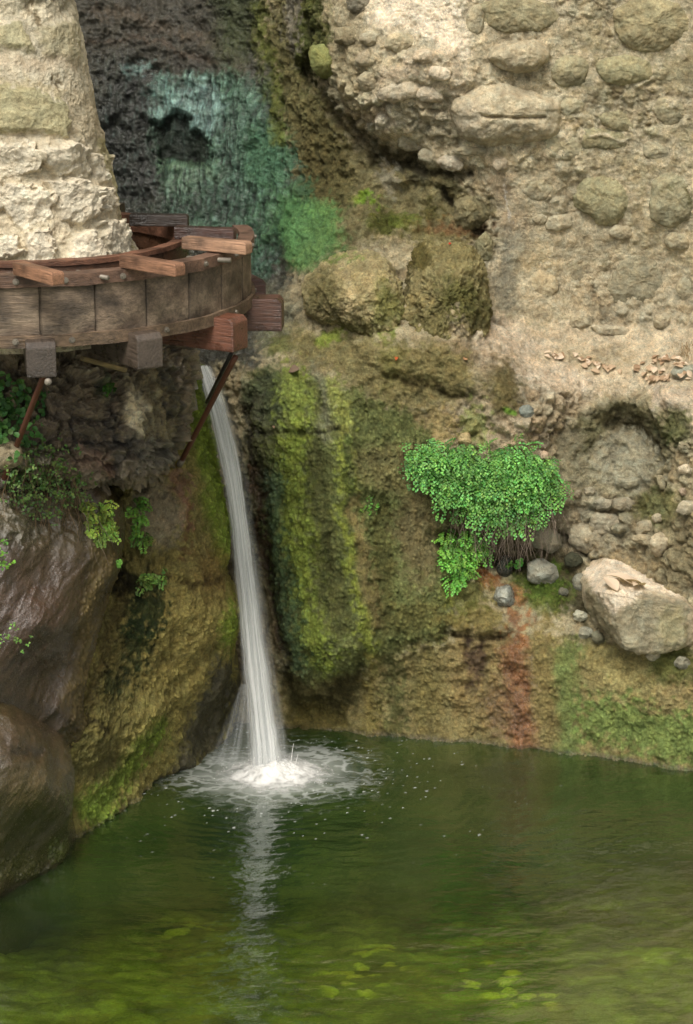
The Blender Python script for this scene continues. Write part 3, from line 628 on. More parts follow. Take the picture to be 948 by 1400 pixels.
# --- dark conglomerate overhang under the wooden ring
def p_con(S):
    S.ell(110, 570, 60, 40, (112, 96, 78), .8, 16); S.ell(60, 520, 40, 16, (140, 122, 92), .7, 10)
    S.ell(195, 620, 50, 22, (110, 100, 84), .8, 10, crag=1.4); S.ell(80, 600, 40, 30, (96, 80, 64), .7, 12)
    S.ell(125, 628, 30, 14, (134, 104, 84), .8, 7); S.ell(150, 640, 12, 10, (170, 120, 96), .7, 4, br=3)
    S.ell(140, 530, 12, 16, (70, 84, 38), .8, 6); S.line([(140, 560), (150, 600), (175, 620), (155, 650)], 12, (40, 34, 26), .8, 6, D=.10)
    S.ell(225, 560, 24, 60, (76, 72, 38), .9, 12, str=.3); S.ell(20, 620, 40, 20, (150, 138, 116), .8, 8)
    S.line([(95, 600), (140, 612), (200, 600)], 8, (44, 36, 26), .8, 5, D=.06)
    S.poly([(170, 520), (200, 508), (232, 530), (240, 600), (205, 612), (178, 592)], (128, 112, 76), .9, 7, crag=.2, ang=0, peb=0, str=.8, D=-.06)
    S.ell(186, 566, 16, 30, (245, 228, 194), .95, 5, br=3, rot=-12, str=0, crag=.1); S.ell(110, 548, 26, 22, (110, 92, 66), .8, 8, crag=.3, D=-.05, ang=.2)
    S.line([(158, 650), (175, 636), (200, 642)], 9, (164, 148, 128), .9, 4, D=-.06); S.line([(110, 610), (128, 622), (140, 634)], 8, (168, 136, 116), .8, 4, D=-.03)
    S.ell(205, 622, 38, 14, (128, 118, 100), .7, 8, peb=1, D=-.05)
o = blob('rock_overhang', [(-220, 430), (60, 425), (240, 430), (266, 480), (262, 540), (254, 600), (240, 640), (205, 662), (165, 655), (130, 676), (70, 660), (0, 665), (-220, 680)],
     Yfield([(-220, 430, 15.2), (-220, 680, 14.3), (0, 640, 14.55), (0, 500, 14.9), (130, 640, 14.95), (230, 640, 15.35), (250, 500, 15.7), (120, 480, 15.2), (120, 560, 14.98), (200, 600, 15.1)]),
     .6, p_con, (146, 128, 102), M_wetrock, n=6, center=(60, 560), thick=1.5, fields={'lump': .6, 'fine': 1.3, 'crag': 1.3, 'ang': .8, 'peb': .7}, wet=.85)
tag(o, 'dark wet knobbly rock overhang directly beneath the wooden ring trough', 'rock')

# --- brown wet rock, upper
def p_br(S):
    S.ell(30, 700, 80, 50, (104, 96, 76), .8, 24, crag=1.); S.ell(110, 720, 40, 40, (96, 80, 54), .8, 16)
    S.line([(150, 720), (140, 800), (120, 900), (95, 1000)], 26, (118, 100, 56), .8, 9, gran=.7, wet=.3)
    S.ell(40, 860, 60, 60, (78, 54, 40), .8, 30); S.ell(20, 780, 30, 40, (90, 70, 60), .7, 18)
    S.line([(0, 920), (60, 890), (100, 870)], 10, (74, 52, 44), .7, 8, D=.04); S.line([(-10, 850), (60, 800)], 8, (70, 50, 40), .6, 6, D=.03)
    S.line([(0, 965), (50, 960), (90, 990)], 12, (50, 36, 30), .7, 8)
o = blob('boulder', [(-220, 640), (-20, 636), (60, 645), (120, 668), (156, 700), (162, 760), (152, 830), (130, 900), (108, 975), (95, 1040), (40, 1060), (-220, 1060)],
     Yfield([(-220, 640, 14.2), (-220, 1060, 13.7), (0, 680, 14.3), (120, 690, 14.75), (150, 760, 14.85), (120, 900, 14.7), (0, 850, 14.1), (60, 850, 14.2), (0, 1000, 14.1), (90, 1000, 14.6)]),
     .5, p_br, (74, 55, 38), M_wetsm, n=6, center=(20, 850), thick=1.2, fields={'lump': .15, 'fine': .12, 'slick': 1.2}, wet=.95)
tag(o, 'glistening red-brown wet boulder below the trailing ivy', 'boulder')
def p_bl(S):
    S.ell(40, 1010, 70, 30, (86, 66, 48), .8, 20); S.ell(40, 1130, 60, 50, (62, 56, 30), .85, 22); S.ell(50, 1075, 50, 30, (104, 88, 56), .7, 18)
    S.ell(20, 1190, 60, 20, (86, 84, 34), .8, 12, gran=.6); S.ell(85, 1165, 14, 18, (96, 106, 36), .8, 7, gran=.8); S.line([(20, 1030), (60, 1025)], 8, (54, 42, 34), .8, 5, D=.05)
    zz = S.P[:, 2]; m = sst(.08, .0, zz); S.c *= (1 - .5 * m)[:, None]
o = blob('boulder', [(-220, 930), (-30, 945), (30, 962), (72, 992), (98, 1030), (112, 1085), (108, 1140), (98, 1180), (60, 1260), (-60, 1380), (-220, 1400)],
     Yfield([(-220, 930, 13.8), (-220, 1400, 12.8), (0, 960, 13.9), (0, 1080, 13.55), (60, 1080, 13.75), (0, 1232, 13.8), (60, 1200, 14.1), (100, 1168, 14.45), (100, 1050, 14.2), (60, 1260, 14.2), (0, 1330, 13.75)]),
     .45, p_bl, (80, 67, 40), M_wetsm, n=5, center=(0, 1110), thick=1.2, fields={'lump': .3, 'fine': .12, 'slick': .6}, wet=.95)
tag(o, 'rounded glossy brown boulder standing in the pool at its near left corner', 'boulder')

# --- two mossy boulders above the columns
def p_mb(S):
    S.ell(490, 385, 40, 36, (172, 156, 112), .85, 16, gran=.4); S.line([(478, 360), (480, 430)], 16, (190, 172, 134), .6, 8); S.line([(505, 360), (506, 400)], 12, (182, 164, 124), .6, 8)
    S.ell(440, 400, 20, 34, (104, 98, 60), .8, 12); S.ell(530, 420, 20, 30, (120, 122, 62), .8, 12); S.ell(480, 455, 40, 12, (100, 98, 54), .8, 10); S.ell(460, 352, 20, 6, (112, 140, 60), .7, 5)
o = blob('boulder', [(412, 395), (425, 375), (450, 355), (480, 343), (512, 343), (536, 358), (550, 390), (556, 430), (552, 470), (500, 470), (470, 450), (455, 448), (430, 440), (412, 420)],
     Yfield([(412, 400, 17.15), (480, 350, 17.15), (550, 400, 17.0), (490, 400, 16.85), (500, 460, 16.95), (440, 440, 17.05)]), .32, p_mb, (172, 158, 118), M_rock, n=3.2, thick=.6,
     fields={'lump': .35, 'fine': 1., 'gran': .6, 'crag': .2})
tag(o, 'left one of two mossy boulders above the pool, domed with pale drips on its face', 'boulder')
def p_mr(S):
    S.ell(575, 350, 22, 24, (92, 84, 40), .85, 9, gran=1.); S.ell(625, 350, 30, 20, (140, 128, 84), .7, 12); S.ell(630, 410, 40, 30, (108, 106, 56), .85, 14)
    S.ell(570, 412, 14, 10, (176, 158, 106), .8, 6); S.ell(590, 450, 50, 24, (124, 116, 72), .7, 14); S.ell(626, 455, 12, 26, (184, 166, 140), .8, 7, br=9); S.ell(655, 430, 20, 30, (88, 84, 48), .7, 10)
    S.line([(552, 350), (556, 400)], 8, (50, 46, 26), .7, 5)
o = blob('boulder', [(556, 350), (575, 332), (605, 326), (640, 332), (664, 350), (672, 390), (674, 430), (664, 460), (640, 480), (600, 500), (565, 490), (545, 460), (548, 410)],
     Yfield([(556, 350, 17.25), (620, 330, 17.2), (672, 390, 17.15), (610, 400, 16.82), (600, 470, 16.85), (650, 470, 16.95), (550, 440, 17.0)]), .34, p_mr, (156, 144, 102), M_rock, n=3.2, thick=.6,
     fields={'lump': .7, 'fine': 1.2, 'gran': .7, 'crag': .5})
tag(o, 'right one of two mossy boulders above the pool, rough and olive beside the pale wall', 'boulder')

# --- pale angular boulder
def p_pb(S):
    S.poly([(800, 775), (850, 755), (895, 762), (960, 812), (925, 815), (880, 808), (840, 838), (806, 812)], (222, 204, 184), .95, 5, br=3)  # top light painted in: top face lighter, front and side faces darker
    S.poly([(838, 842), (880, 812), (940, 822), (945, 880), (905, 895), (850, 895)], (146, 138, 116), .95, 6, br=3)
    S.poly([(796, 790), (836, 838), (852, 890), (830, 870), (798, 835)], (124, 114, 90), .95, 6, br=3)
    S.ell(920, 860, 20, 30, (146, 138, 104), .7, 12)
def Yp(u, v):
    a = 16.1 + (v - 800) * -.0007 + (u - 860) * .0002
    top = np.clip((818 - v + (u - 870) * .18) / 60, 0, 1.2) * .75
    left = np.clip((850 - u - (880 - v) * .2) / 45, 0, 1.2) * .42
    return a + np.maximum(top, 0) + np.maximum(left, 0) + np.clip((u - 935) / 60, 0, 1) * .2
o = blob('boulder', [(798, 775), (820, 762), (858, 758), (890, 764), (906, 786), (942, 806), (958, 830), (954, 880), (915, 893), (862, 896), (836, 872), (800, 840), (793, 800)],
     Yp, .07, p_pb, (180, 164, 140), M_smooth, n=14, thick=.6, it=1, warp=3, fields={'lump': .12, 'fine': .6, 'crag': .12})
tag(o, 'large pale angular boulder with a dry leaf on its flat top', 'boulder')
def Yt(u, v): return Yp(u, v)

# ------------------------------------------------------------------ smaller stones set in or lying on the wall
def stone(cx, cy, rx, ry, c, label, rot=0, bulge=.8, seed=0, lift=.0, mat=None, square=0., group=None, fields=None, wet=0., name='stone', paint=None, n=2.2):
    rg = np.random.default_rng(seed * 7 + int(cx) * 3 + int(cy)); k = 13; pts = []
    for i in range(k):
        a = 2 * math.pi * i / k; r = 1 + rg.uniform(-.13, .13) + square * .18 * abs(math.sin(2 * a))
        x, y = rx * r * math.cos(a), ry * r * math.sin(a); ca, sa = math.cos(R(rot)), math.sin(R(rot))
        pts.append((cx + x * ca - y * sa, cy + x * sa + y * ca))
    rr = min(rx, ry) * .0051
    Y = (wallY(cx, cy) + wallY(cx - rx * .5, cy) + wallY(cx + rx * .5, cy)) / 3 - lift
    b = rr * bulge
    o = blob(name, pts, Y - b * .75, b, paint, c, mat or M_smooth, n=n, thick=rr * 1.2, fields=fields or {'lump': .25, 'fine': .55, 'crag': .15}, wet=wet, warp=3., step=1.7)
    tag(o, label, 'stone', group); return o
def lip(S): S.c *= .95
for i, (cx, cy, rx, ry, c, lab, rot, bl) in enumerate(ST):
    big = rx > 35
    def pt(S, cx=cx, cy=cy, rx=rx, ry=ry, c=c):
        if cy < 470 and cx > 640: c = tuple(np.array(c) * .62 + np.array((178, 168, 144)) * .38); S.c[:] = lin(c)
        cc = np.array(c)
        S.ell(cx, cy + ry * .7, rx * 1.1, ry * .4, tuple(cc * .84), .7, 6, br=4); S.ell(cx - rx * .3, cy - ry * .4, rx * .5, ry * .4, tuple(np.minimum(cc * 1.1, 240)), .5, 6, br=5)  # shading painted on: foot of each stone darker, upper left lighter
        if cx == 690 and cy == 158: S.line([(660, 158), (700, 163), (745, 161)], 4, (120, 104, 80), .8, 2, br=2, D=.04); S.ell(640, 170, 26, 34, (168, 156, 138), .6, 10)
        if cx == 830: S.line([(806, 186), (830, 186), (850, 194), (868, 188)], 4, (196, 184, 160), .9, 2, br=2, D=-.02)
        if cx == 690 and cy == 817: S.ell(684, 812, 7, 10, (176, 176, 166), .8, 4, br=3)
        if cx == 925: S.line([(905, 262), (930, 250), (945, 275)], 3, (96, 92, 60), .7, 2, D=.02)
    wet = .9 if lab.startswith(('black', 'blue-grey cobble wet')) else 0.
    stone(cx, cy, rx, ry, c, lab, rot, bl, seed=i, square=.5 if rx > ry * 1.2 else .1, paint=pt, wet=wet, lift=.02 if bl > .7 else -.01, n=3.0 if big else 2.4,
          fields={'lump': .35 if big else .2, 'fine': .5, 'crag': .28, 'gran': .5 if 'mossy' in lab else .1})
# smooth tan stone and a couple of lumps in the dark overhang
def cstone(outl, Y, c, lab, roll=.15, paint=None, wet=.4, mat=None):
    o = blob('stone', outl, Y, roll, paint, c, mat or M_wetrock, n=3, thick=.2, fields={'lump': .3, 'fine': .5, 'crag': .1}, wet=wet, warp=3); tag(o, lab, 'stone')
def p_ts(S): S.c *= .55; S.ell(186, 566, 14, 26, (206, 186, 154), .95, 6, br=4, str=.1, rot=-12); S.line([(205, 515), (222, 600)], 26, (92, 80, 54), .9, 8, str=.8)
cstone([(-20, 612), (8, 603), (30, 612), (32, 634), (10, 644), (-20, 640)], 14.25, (166, 150, 124), 'pale stone behind the left iron strut', .12, wet=.1)

# ================================================================== MASONRY PILLAR
zt = None
cen = W(40, 321, 15.3); ZT = float(cen[2]); XC = float(cen[0]); YC = 15.3
def pil():
    na, nz = 900, 620
    # right hand profile (u, v) at the pillar's mid depth; the axis is left of the picture edge
    prof = np.array([(94, -420), (95, -60), (99, 0), (103, 18), (111, 60), (123, 115), (131, 150), (137, 180), (141, 210), (149, 250), (161, 295), (176, 335), (186, 350), (204, 400), (215, 460), (225, 560)], float)
    UA = -10.
    vv = np.linspace(-420, 560, nz) if False else np.concatenate([np.linspace(-420, -10, 60), np.linspace(-8, 440, 560)])
    ur = np.interp(vv, prof[:, 1], prof[:, 0])
    Pa = W(np.full_like(vv, UA), vv, 15.25); Pr = W(ur, vv, 15.25)
    rx = (Pr[:, 0] - Pa[:, 0]); cz = Pa[:, 2]
    # fine sampling on the viewer's side
    vv = vv; th = np.linspace(-math.pi, math.pi, na, endpoint=False); th = th + .55 * np.sin(th) * -1
    ct, st_ = np.cos(th), np.sin(th)
    e = 2 / 2.6
    X = Pa[:, 0][:, None] + rx[:, None] * (np.sign(st_) * np.abs(st_) ** e)[None]
    Yy = 15.25 - rx[:, None] * (np.sign(ct) * np.abs(ct) ** e)[None] * .95
    Z = np.repeat(cz[:, None], na, 1)
    P = np.stack([X, Yy, Z], -1); pu, pv = pix(P)
    S = Surf(pu.ravel(), pv.ravel(), P.reshape(-1, 3), (222, 208, 184), 6.)
    S.F['lump'] = np.full(len(S.u), .25); S.F['fine'] = np.full(len(S.u), .5)
    S.F['ang'] = np.zeros(len(S.u)); low = sst(150, 230, S.v) 
    S.F['ang'] = low * .0; S.F['crag'] = .15 + low * .3; S.F['lump'] += low * .3
    S.c += (lin((222, 206, 180)) - S.c) * low[:, None] * .9
    S.line([(-60, 0), (100, 0)], 36, (196, 184, 160), .8, 12, crag=.6)
    S.poly([(-200, 30), (30, 32), (50, 70), (-200, 72)], (192, 182, 146), .9, 4, br=4, D=-.035); S.poly([(52, 38), (100, 30), (108, 85), (60, 78)], (196, 184, 150), .7, 5, br=4, D=-.03)
    S.line([(-200, 84), (100, 90)], 16, (226, 206, 180), .8, 6)
    S.line([(-200, 108), (60, 116), (84, 128)], 10, (200, 182, 144), .6, 5)
    S.poly([(-200, 112), (30, 118), (72, 130), (92, 150), (94, 184), (-200, 172)], (184, 174, 136), .9, 3.5, br=4, D=-.045)
    S.poly([(96, 120), (140, 120), (150, 190), (96, 186)], (204, 186, 156), .6, 8)
    S.line([(78, 110), (84, 120)], 5, (130, 112, 84), .8, 3, D=.03); S.line([(40, 8), (54, 28)], 6, (120, 104, 76), .8, 4, D=.03)
    S.line([(141, 190), (151, 240), (164, 290), (180, 340)], 9, (168, 158, 112), .85, 4, ang=0, br=2)  # shaded right flank painted as a darker strip
    S.ell(8, 345, 26, 16, (190, 174, 138), .6, 6)
    SB = [([(-30, 192), (45, 198), (57, 212), (54, 238), (20, 246), (-30, 238)], .06), ([(52, 204), (95, 194), (122, 203), (127, 234), (78, 242), (60, 226)], .065), ([(-30, 250), (30, 254), (70, 266), (66, 300), (34, 312), (8, 284), (-30, 280)], .06),
          ([(58, 250), (110, 244), (131, 285), (114, 306), (82, 297)], .075), ([(120, 255), (138, 262), (152, 284), (138, 298), (129, 288)], .05), ([(36, 318), (60, 316), (73, 345), (68, 372), (38, 372)], .05), ([(95, 330), (118, 316), (150, 372), (90, 372)], .08),
          ([(-30, 316), (28, 322), (33, 350), (-30, 350)], .05), ([(128, 305), (156, 303), (180, 350), (150, 352)], .06), ([(128, 210), (140, 214), (146, 244), (134, 248)], .04), ([(-90, 200), (-36, 196), (-36, 240), (-90, 246)], .05)]
    for q, (pg, dd) in enumerate(SB):
        m = S.poly(pg, (250, 236, 214), .85, 3.5, br=2.5); c0_ = np.mean(pg, 0); tx = [-1, 1, .6, -.7, 1, .3, -1][q % 7]
        S.F['D'] = S.field('D') - m * dd * (1 - np.clip((S.v - c0_[1]) / 30 * .6 + (S.u - c0_[0]) / 34 * .5 * tx, -.5, .8))
    h = relief(S).reshape(P.shape[:2]) * .8
    # big set stones, each a faceted lump
    blk = [(25, 205, 40, 16), (88, 212, 36, 22), (20, 255, 44, 16), (84, 268, 34, 18), (50, 280, 30, 18), (115, 235, 24, 14), (132, 270, 20, 22), (16, 320, 30, 20), (50, 328, 22, 28), (112, 335, 26, 30), (82, 318, 18, 18), (146, 320, 22, 26), (-40, 240, 40, 30), (-40, 310, 40, 30)]
    rg = np.random.default_rng(5); uu = S.u.reshape(h.shape); vv2 = S.v.reshape(h.shape); cc = S.c.reshape(*h.shape, 3)
    for (bx, by, ba, bb) in blk:
        a = rg.uniform(-.4, .4); x = (uu - bx) * math.cos(a) + (vv2 - by) * math.sin(a); y = -(uu - bx) * math.sin(a) + (vv2 - by) * math.cos(a)
        d = (np.abs(x / ba) ** 2.6 + np.abs(y / bb) ** 2.6) ** (1 / 2.6); pass
        m = sst(1.1, .86, d); cut = rg.uniform(-.5, .5); h += m * (.012 * sst(1.25, .9, np.abs(th))[None]) * (1 - .5 * np.clip(y / bb - cut, 0, 2) - .6 * np.clip((x / ba) * rg.choice([-1, 1]) - rg.uniform(0, .4), 0, 2)) 
        f = rg.uniform(.95, 1.05); cc *= 1 + (m * (f - 1))[..., None]
    G = np.concatenate([P[:, -1:], P, P[:, :1]], 1); N = grid_normals(G)[:, 1:-1]
    out = P - np.stack([Pa[:, 0][:, None] + 0 * X, np.full_like(X, 15.25), Z], -1); N *= np.sign((N * out).sum(-1, keepdims=True) + 1e-9)
    Q = P + N * (h - S.field('D').reshape(h.shape))[..., None]
    o = make_mesh('masonry_pillar', Q.reshape(-1, 3), grid_faces(len(vv), na, True), M_plaster, None, fin(cc.reshape(-1, 3)), S.wet)
    # cap the top with a fan of rows (keeps the body closed)
    return o
tag(pil(), 'tapering pale rubble masonry pillar rising through the wooden ring', 'pillar')
from mathutils import Vector, Matrix
import bmesh
def keep(o, root):
    o.parent = root; o.matrix_parent_inverse = Matrix.Translation(-root.location); return o
bpy.context.view_layer.update()
_dg = bpy.context.evaluated_depsgraph_get()
def hit(u, v):
    d = Vector(W(u, v, 10.)) - Vector((0, 0, CAMZ)); d.normalize()
    ok, loc, nor, idx, ob, _ = sc.ray_cast(_dg, Vector((0, 0, CAMZ)), d)
    if nor.dot(d) > 0: nor = -nor
    return np.array(loc), np.array(nor)

# ------------------------------------------------------------------ wood and iron
def wood_material(name, rough=.6, spec=.4, stain=.5):
    m, nt, out = newmat(name); tc = nd(nt, 'ShaderNodeTexCoord').outputs['Object']; at = nd(nt, 'ShaderNodeAttribute', attribute_name='Col')
    g = noise(nt, tc, 60, 5, .65, (.07, 1, 1)); g2 = noise(nt, tc, 190, 3, .6, (.05, 1, 1)); st = noise(nt, tc, 7, 5, .6)
    k = mul(nt, mrange(nt, g, .3, .7, .55, 1.35), mrange(nt, g2, .3, .7, .8, 1.2)); k = mul(nt, k, mrange(nt, st, .35, .6, 1 - stain, 1.15))
    vm = nd(nt, 'ShaderNodeVectorMath', operation='SCALE'); nt.links.new(at.outputs['Color'], vm.inputs[0]); nt.links.new(k, vm.inputs['Scale'])
    b = nd(nt, 'ShaderNodeBsdfPrincipled'); nt.links.new(vm.outputs[0], b.inputs['Base Color']); b.inputs['Specular IOR Level'].default_value = spec
    nt.links.new(mrange(nt, st, .35, .65, rough - .22, rough + .15), b.inputs['Roughness'])
    bp = nd(nt, 'ShaderNodeBump'); bp.inputs['Distance'].default_value = .006; nt.links.new(mul(nt, g, g2, 'ADD'), bp.inputs['Height']); nt.links.new(bp.outputs[0], b.inputs['Normal'])
    nt.links.new(b.outputs[0], out.inputs[0]); return m
def plain_material(name, c, rough, metal=0., var=.4, scale=40, spec=.5, bump=.002):
    m, nt, out = newmat(name); tc = nd(nt, 'ShaderNodeTexCoord').outputs['Object']
    n = noise(nt, tc, scale, 5, .65); b = nd(nt, 'ShaderNodeBsdfPrincipled'); l = lin(c) * .8
    nt.links.new(mixc(nt, 'MIX', n, tuple(l * (1 - var)), tuple(l * (1 + var))), b.inputs['Base Color']); b.inputs['Metallic'].default_value = metal
    b.inputs['Specular IOR Level'].default_value = spec
    nt.links.new(mrange(nt, n, .3, .7, rough - .12, rough + .12), b.inputs['Roughness'])
    bp = nd(nt, 'ShaderNodeBump'); bp.inputs['Distance'].default_value = bump; nt.links.new(n, bp.inputs['Height']); nt.links.new(bp.outputs[0], b.inputs['Normal'])
    nt.links.new(b.outputs[0], out.inputs[0]); return m
M_wetwood = wood_material('wet_wood', .38, .6, .5); M_wood = wood_material('weathered_wood', .62, .4, .55)
M_rust = plain_material('rusty_iron', (96, 56, 38), .6, .1, .6, 60); M_dark = plain_material('black_iron', (38, 34, 30), .5, .3, .4, 60); M_steel = plain_material('galvanised_steel', (140, 132, 120), .55, .5, .4, 80)
def addcol(o, c):
    me = o.data; a = me.attributes.new('Col', 'FLOAT_COLOR', 'POINT'); l = lin(c) * ALB; a.data.foreach_set('color', np.tile([*l, 1.], len(me.vertices)).astype(f32))
def beam(name, p0, p1, w, h, c, mat, root, chamfer=.0, bev=.008, roll=0.):
    p0, p1 = Vector(p0), Vector(p1); L = (p1 - p0).length; bm = bmesh.new()
    bmesh.ops.create_cube(bm, size=1.); bmesh.ops.scale(bm, vec=(L, w, h), verts=bm.verts)
    if chamfer:
        e = [e for e in bm.edges if all(x.co.x > 0 and x.co.z > 0 for x in e.verts)]; bmesh.ops.bevel(bm, geom=e, offset=chamfer, segments=1, affect='EDGES')
    bmesh.ops.bevel(bm, geom=list(bm.edges), offset=bev, segments=2, profile=.6, affect='EDGES')
    me = bpy.data.meshes.new(name); bm.to_mesh(me); bm.free(); me.materials.append(mat)
    o = bpy.data.objects.new(name, me); col.objects.link(o); addcol(o, c)
    x = (p1 - p0).normalized(); y = Vector((0, 0, 1)).cross(x).normalized(); z = x.cross(y)
    o.matrix_world = Matrix.Translation((p0 + p1) / 2) @ Matrix((x, y, z)).transposed().to_4x4() @ Matrix.Rotation(roll, 4, 'X')
    for p in me.polygons: p.use_smooth = False
    if root: keep(o, root)
    return o
def tube(name, pts, r, mat, root=None, n=10, c=None):
    pts = np.array(pts, float); T = np.gradient(pts, axis=0); T /= np.linalg.norm(T, axis=1, keepdims=True)
    s = np.cross(T, [0.02, .03, 1.]); s /= np.linalg.norm(s, axis=1, keepdims=True); q = np.cross(T, s); a = np.linspace(0, 2 * math.pi, n, endpoint=False)
    r = np.broadcast_to(r, len(pts))
    V_ = pts[:, None] + r[:, None, None] * (np.cos(a)[None, :, None] * s[:, None] + np.sin(a)[None, :, None] * q[:, None])
    V_ = np.concatenate([pts[:1, None] + 0 * V_[:1], V_, pts[-1:, None] + 0 * V_[:1]])
    o = make_mesh(name, V_.reshape(-1, 3), grid_faces(len(V_), n, True), mat)
    if c is not None: addcol(o, c)
    if root: keep(o, root)
    return o
# ------------------------------------------------------------------ WOODEN RING TROUGH
def lathe(name, prof, mat, root, n=420, colf=None, seam=None, jitter=.0015, arc=None):
    """closed ring from a section [(r, z)...]"""
    pr = np.array(prof + prof[:1], float); sub = []
    for (a, b) in zip(pr[:-1], pr[1:]):
        k = max(1, int(np.hypot(*(b - a)) / .03)); sub += [a + (b - a) * i / k for i in range(k)]
    pr = np.array(sub); th = np.linspace(0, 2 * math.pi, n, endpoint=False) if not arc else np.concatenate([[R(arc[0])], np.linspace(R(arc[0]), R(arc[1]), n - 2), [R(arc[1])]])
    Rr = np.repeat(pr[:, 0][:, None], n, 1); Zz = np.repeat(pr[:, 1][:, None], n, 1); TH = np.repeat(th[None], len(pr), 0)
    if seam: Rr = Rr + seam(TH, Rr)
    if arc:
        for e_ in (0, -1): Rr[:, e_] = Rr[:, e_].mean(); Zz[:, e_] = Zz[:, e_].mean()
    V_ = np.stack([XC + Rr * np.sin(TH), YC - Rr * np.cos(TH), ZT + Zz], -1).reshape(-1, 3)
    V_ += (np.stack([fbm(V_, 6, 3), fbm(V_, 6, 3, off=5), fbm(V_, 6, 3, off=9)], 1)) * jitter * 3
    c = colf(TH, Rr, Zz, V_) if colf else None
    F = grid_faces(len(pr) , n, not arc); ii = np.arange(n - 1 if arc else n); last = (len(pr) - 1) * n
    F = np.concatenate([F, np.stack([last + ii, ii, (ii + 1) % n, last + (ii + 1) % n], -1)])
    o = make_mesh(name, V_, F, mat, None, c, smooth=False)
    # local origin at the ring's centre so that the grain runs sensibly
    keep(o, root); return o
Fd = YC * math.cos(PITCH) + (CAMZ - ZT) * math.sin(PITCH)
RO = 303 * Fd / FP; RI = 208 * Fd / FP; HT = .425
ring = empty('ring_trough', (XC, YC, ZT - HT)); tag(ring, 'round wooden water trough of bolted boards circling the masonry pillar on radial joists', 'trough')
NB = 27; rgb = np.random.default_rng(21); bt = rgb.uniform(.72, 1.18, NB + 2); br_ = rgb.uniform(-.5, .5, NB + 2); OFF = R(9.5)
step_ = 2 * math.pi / NB
def seam(TH, Rr):
    x = ((TH - OFF) / step_) % 1; d = np.minimum(x, 1 - x) * step_ * RO
    k = np.floor(((TH - OFF) / step_)).astype(int) % NB
    return -(1 - sst(0, .006, d)) * .014 + br_[k] * .004
def stavecol(TH, Rr, Zz, V_):
    k = (np.floor((TH - OFF) / step_).astype(int) % NB).ravel(); x = ((TH - OFF) / step_ % 1).ravel()
    base = lin((118, 102, 86)) * ALB; c = base[None] * bt[k][:, None]
    n = fbm(V_, 6, 4, st=(1, 1, 2.2), off=4); n2 = fbm(V_, 3.5, 3, off=44)
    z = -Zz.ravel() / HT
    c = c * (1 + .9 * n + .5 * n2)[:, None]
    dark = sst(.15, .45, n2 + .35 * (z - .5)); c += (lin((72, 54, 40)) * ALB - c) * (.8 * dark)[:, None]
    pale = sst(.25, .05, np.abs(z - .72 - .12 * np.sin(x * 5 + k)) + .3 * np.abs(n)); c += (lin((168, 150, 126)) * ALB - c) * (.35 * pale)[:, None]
    return np.clip(c * (1 - .5 * (1 - sst(0, .05, np.minimum(x, 1 - x))))[:, None], .004, .7)
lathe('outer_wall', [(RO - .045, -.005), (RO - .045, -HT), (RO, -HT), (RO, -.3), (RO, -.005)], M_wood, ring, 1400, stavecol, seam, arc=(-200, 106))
lathe('inner_wall', [(RI, -.02), (RI, -HT), (RI + .045, -HT), (RI + .045, -.02)], M_wetwood, ring, 700, lambda a, b, c_, V_: np.tile(lin((110, 76, 54)) * ALB, (len(V_), 1)) * (1 + .6 * fbm(V_, 8, 3))[:, None])
lathe('trough_floor', [(RI + .047, -HT + .09), (RI + .047, -HT + .05), (RO - .047, -HT + .05), (RO - .047, -HT + .09)], M_wetwood, ring, 300, lambda a, b, c_, V_: np.tile(lin((60, 46, 34)) * ALB, (len(V_), 1)), arc=(-200, 105))
def hoopcol(base, v=.5): return lambda a, b, c_, V_: np.clip(np.tile(lin(base) * ALB, (len(V_), 1)) * (1 + v * 1.6 * fbm(V_, 9, 4))[:, None], .004, .7)
lathe('top_rim', [(RO - .075, .0), (RO + .022, -.002), (RO + .024, -.072), (RO + .003, -.074), (RO - .02, -.03), (RO - .075, -.03)], M_wood, ring, 700, hoopcol((112, 86, 70), .5), jitter=.003, arc=(-200, 107))
lathe('bottom_hoop', [(RO + .002, -HT + .065), (RO + .024, -HT + .063), (RO + .026, -HT - .008), (RO - .05, -HT - .01), (RO - .05, -HT - .002), (RO + .002, -HT - .002)], M_wood, ring, 700, hoopcol((118, 98, 78), .4), jitter=.003, arc=(-200, 106.5))
lathe('inner_rim', [(RI - .02, .004), (RI + .06, .004), (RI + .06, -.026), (RI - .0, -.026), (RI - .0, -.10), (RI - .02, -.10)], M_wood, ring, 500, hoopcol((120, 82, 62), .5), jitter=.003)
# bolts
bmb = bmesh.new(); bmesh.ops.create_cone(bmb, cap_ends=True, segments=6, radius1=.013, radius2=.012, depth=.014, matrix=Matrix.Translation((0, 0, .008)))
bmesh.ops.create_cone(bmb, cap_ends=True, segments=14, radius1=.02, radius2=.019, depth=.004)
bme = bpy.data.meshes.new('bolt'); bmb.to_mesh(bme); bmb.free(); bme.materials.append(M_steel)
for k in range(NB):
    for (dz, aoff) in ((-.038, .5), (-HT + .03, .5 + (.5 if k % 2 else 0))):
        if dz < -.2 and k % 2: continue
        a = OFF + (k + aoff) * step_ + random.uniform(-.03, .03); b = bpy.data.objects.new('bolt', bme); col.objects.link(b)
        if not (-1.7 < ((a + math.pi) % (2 * math.pi) - math.pi) < 1.82): bpy.data.objects.remove(b); continue
        rr = RO + .024
        z = Vector((math.sin(a), -math.cos(a), 0)); y = Vector((0, 0, 1)); x = y.cross(z)
        b.matrix_world = Matrix.Translation((XC + rr * math.sin(a), YC - rr * math.cos(a), ZT + dz)) @ Matrix((x, y, z)).transposed().to_4x4() @ Matrix.Rotation(random.random(), 4, 'Z'); keep(b, ring)
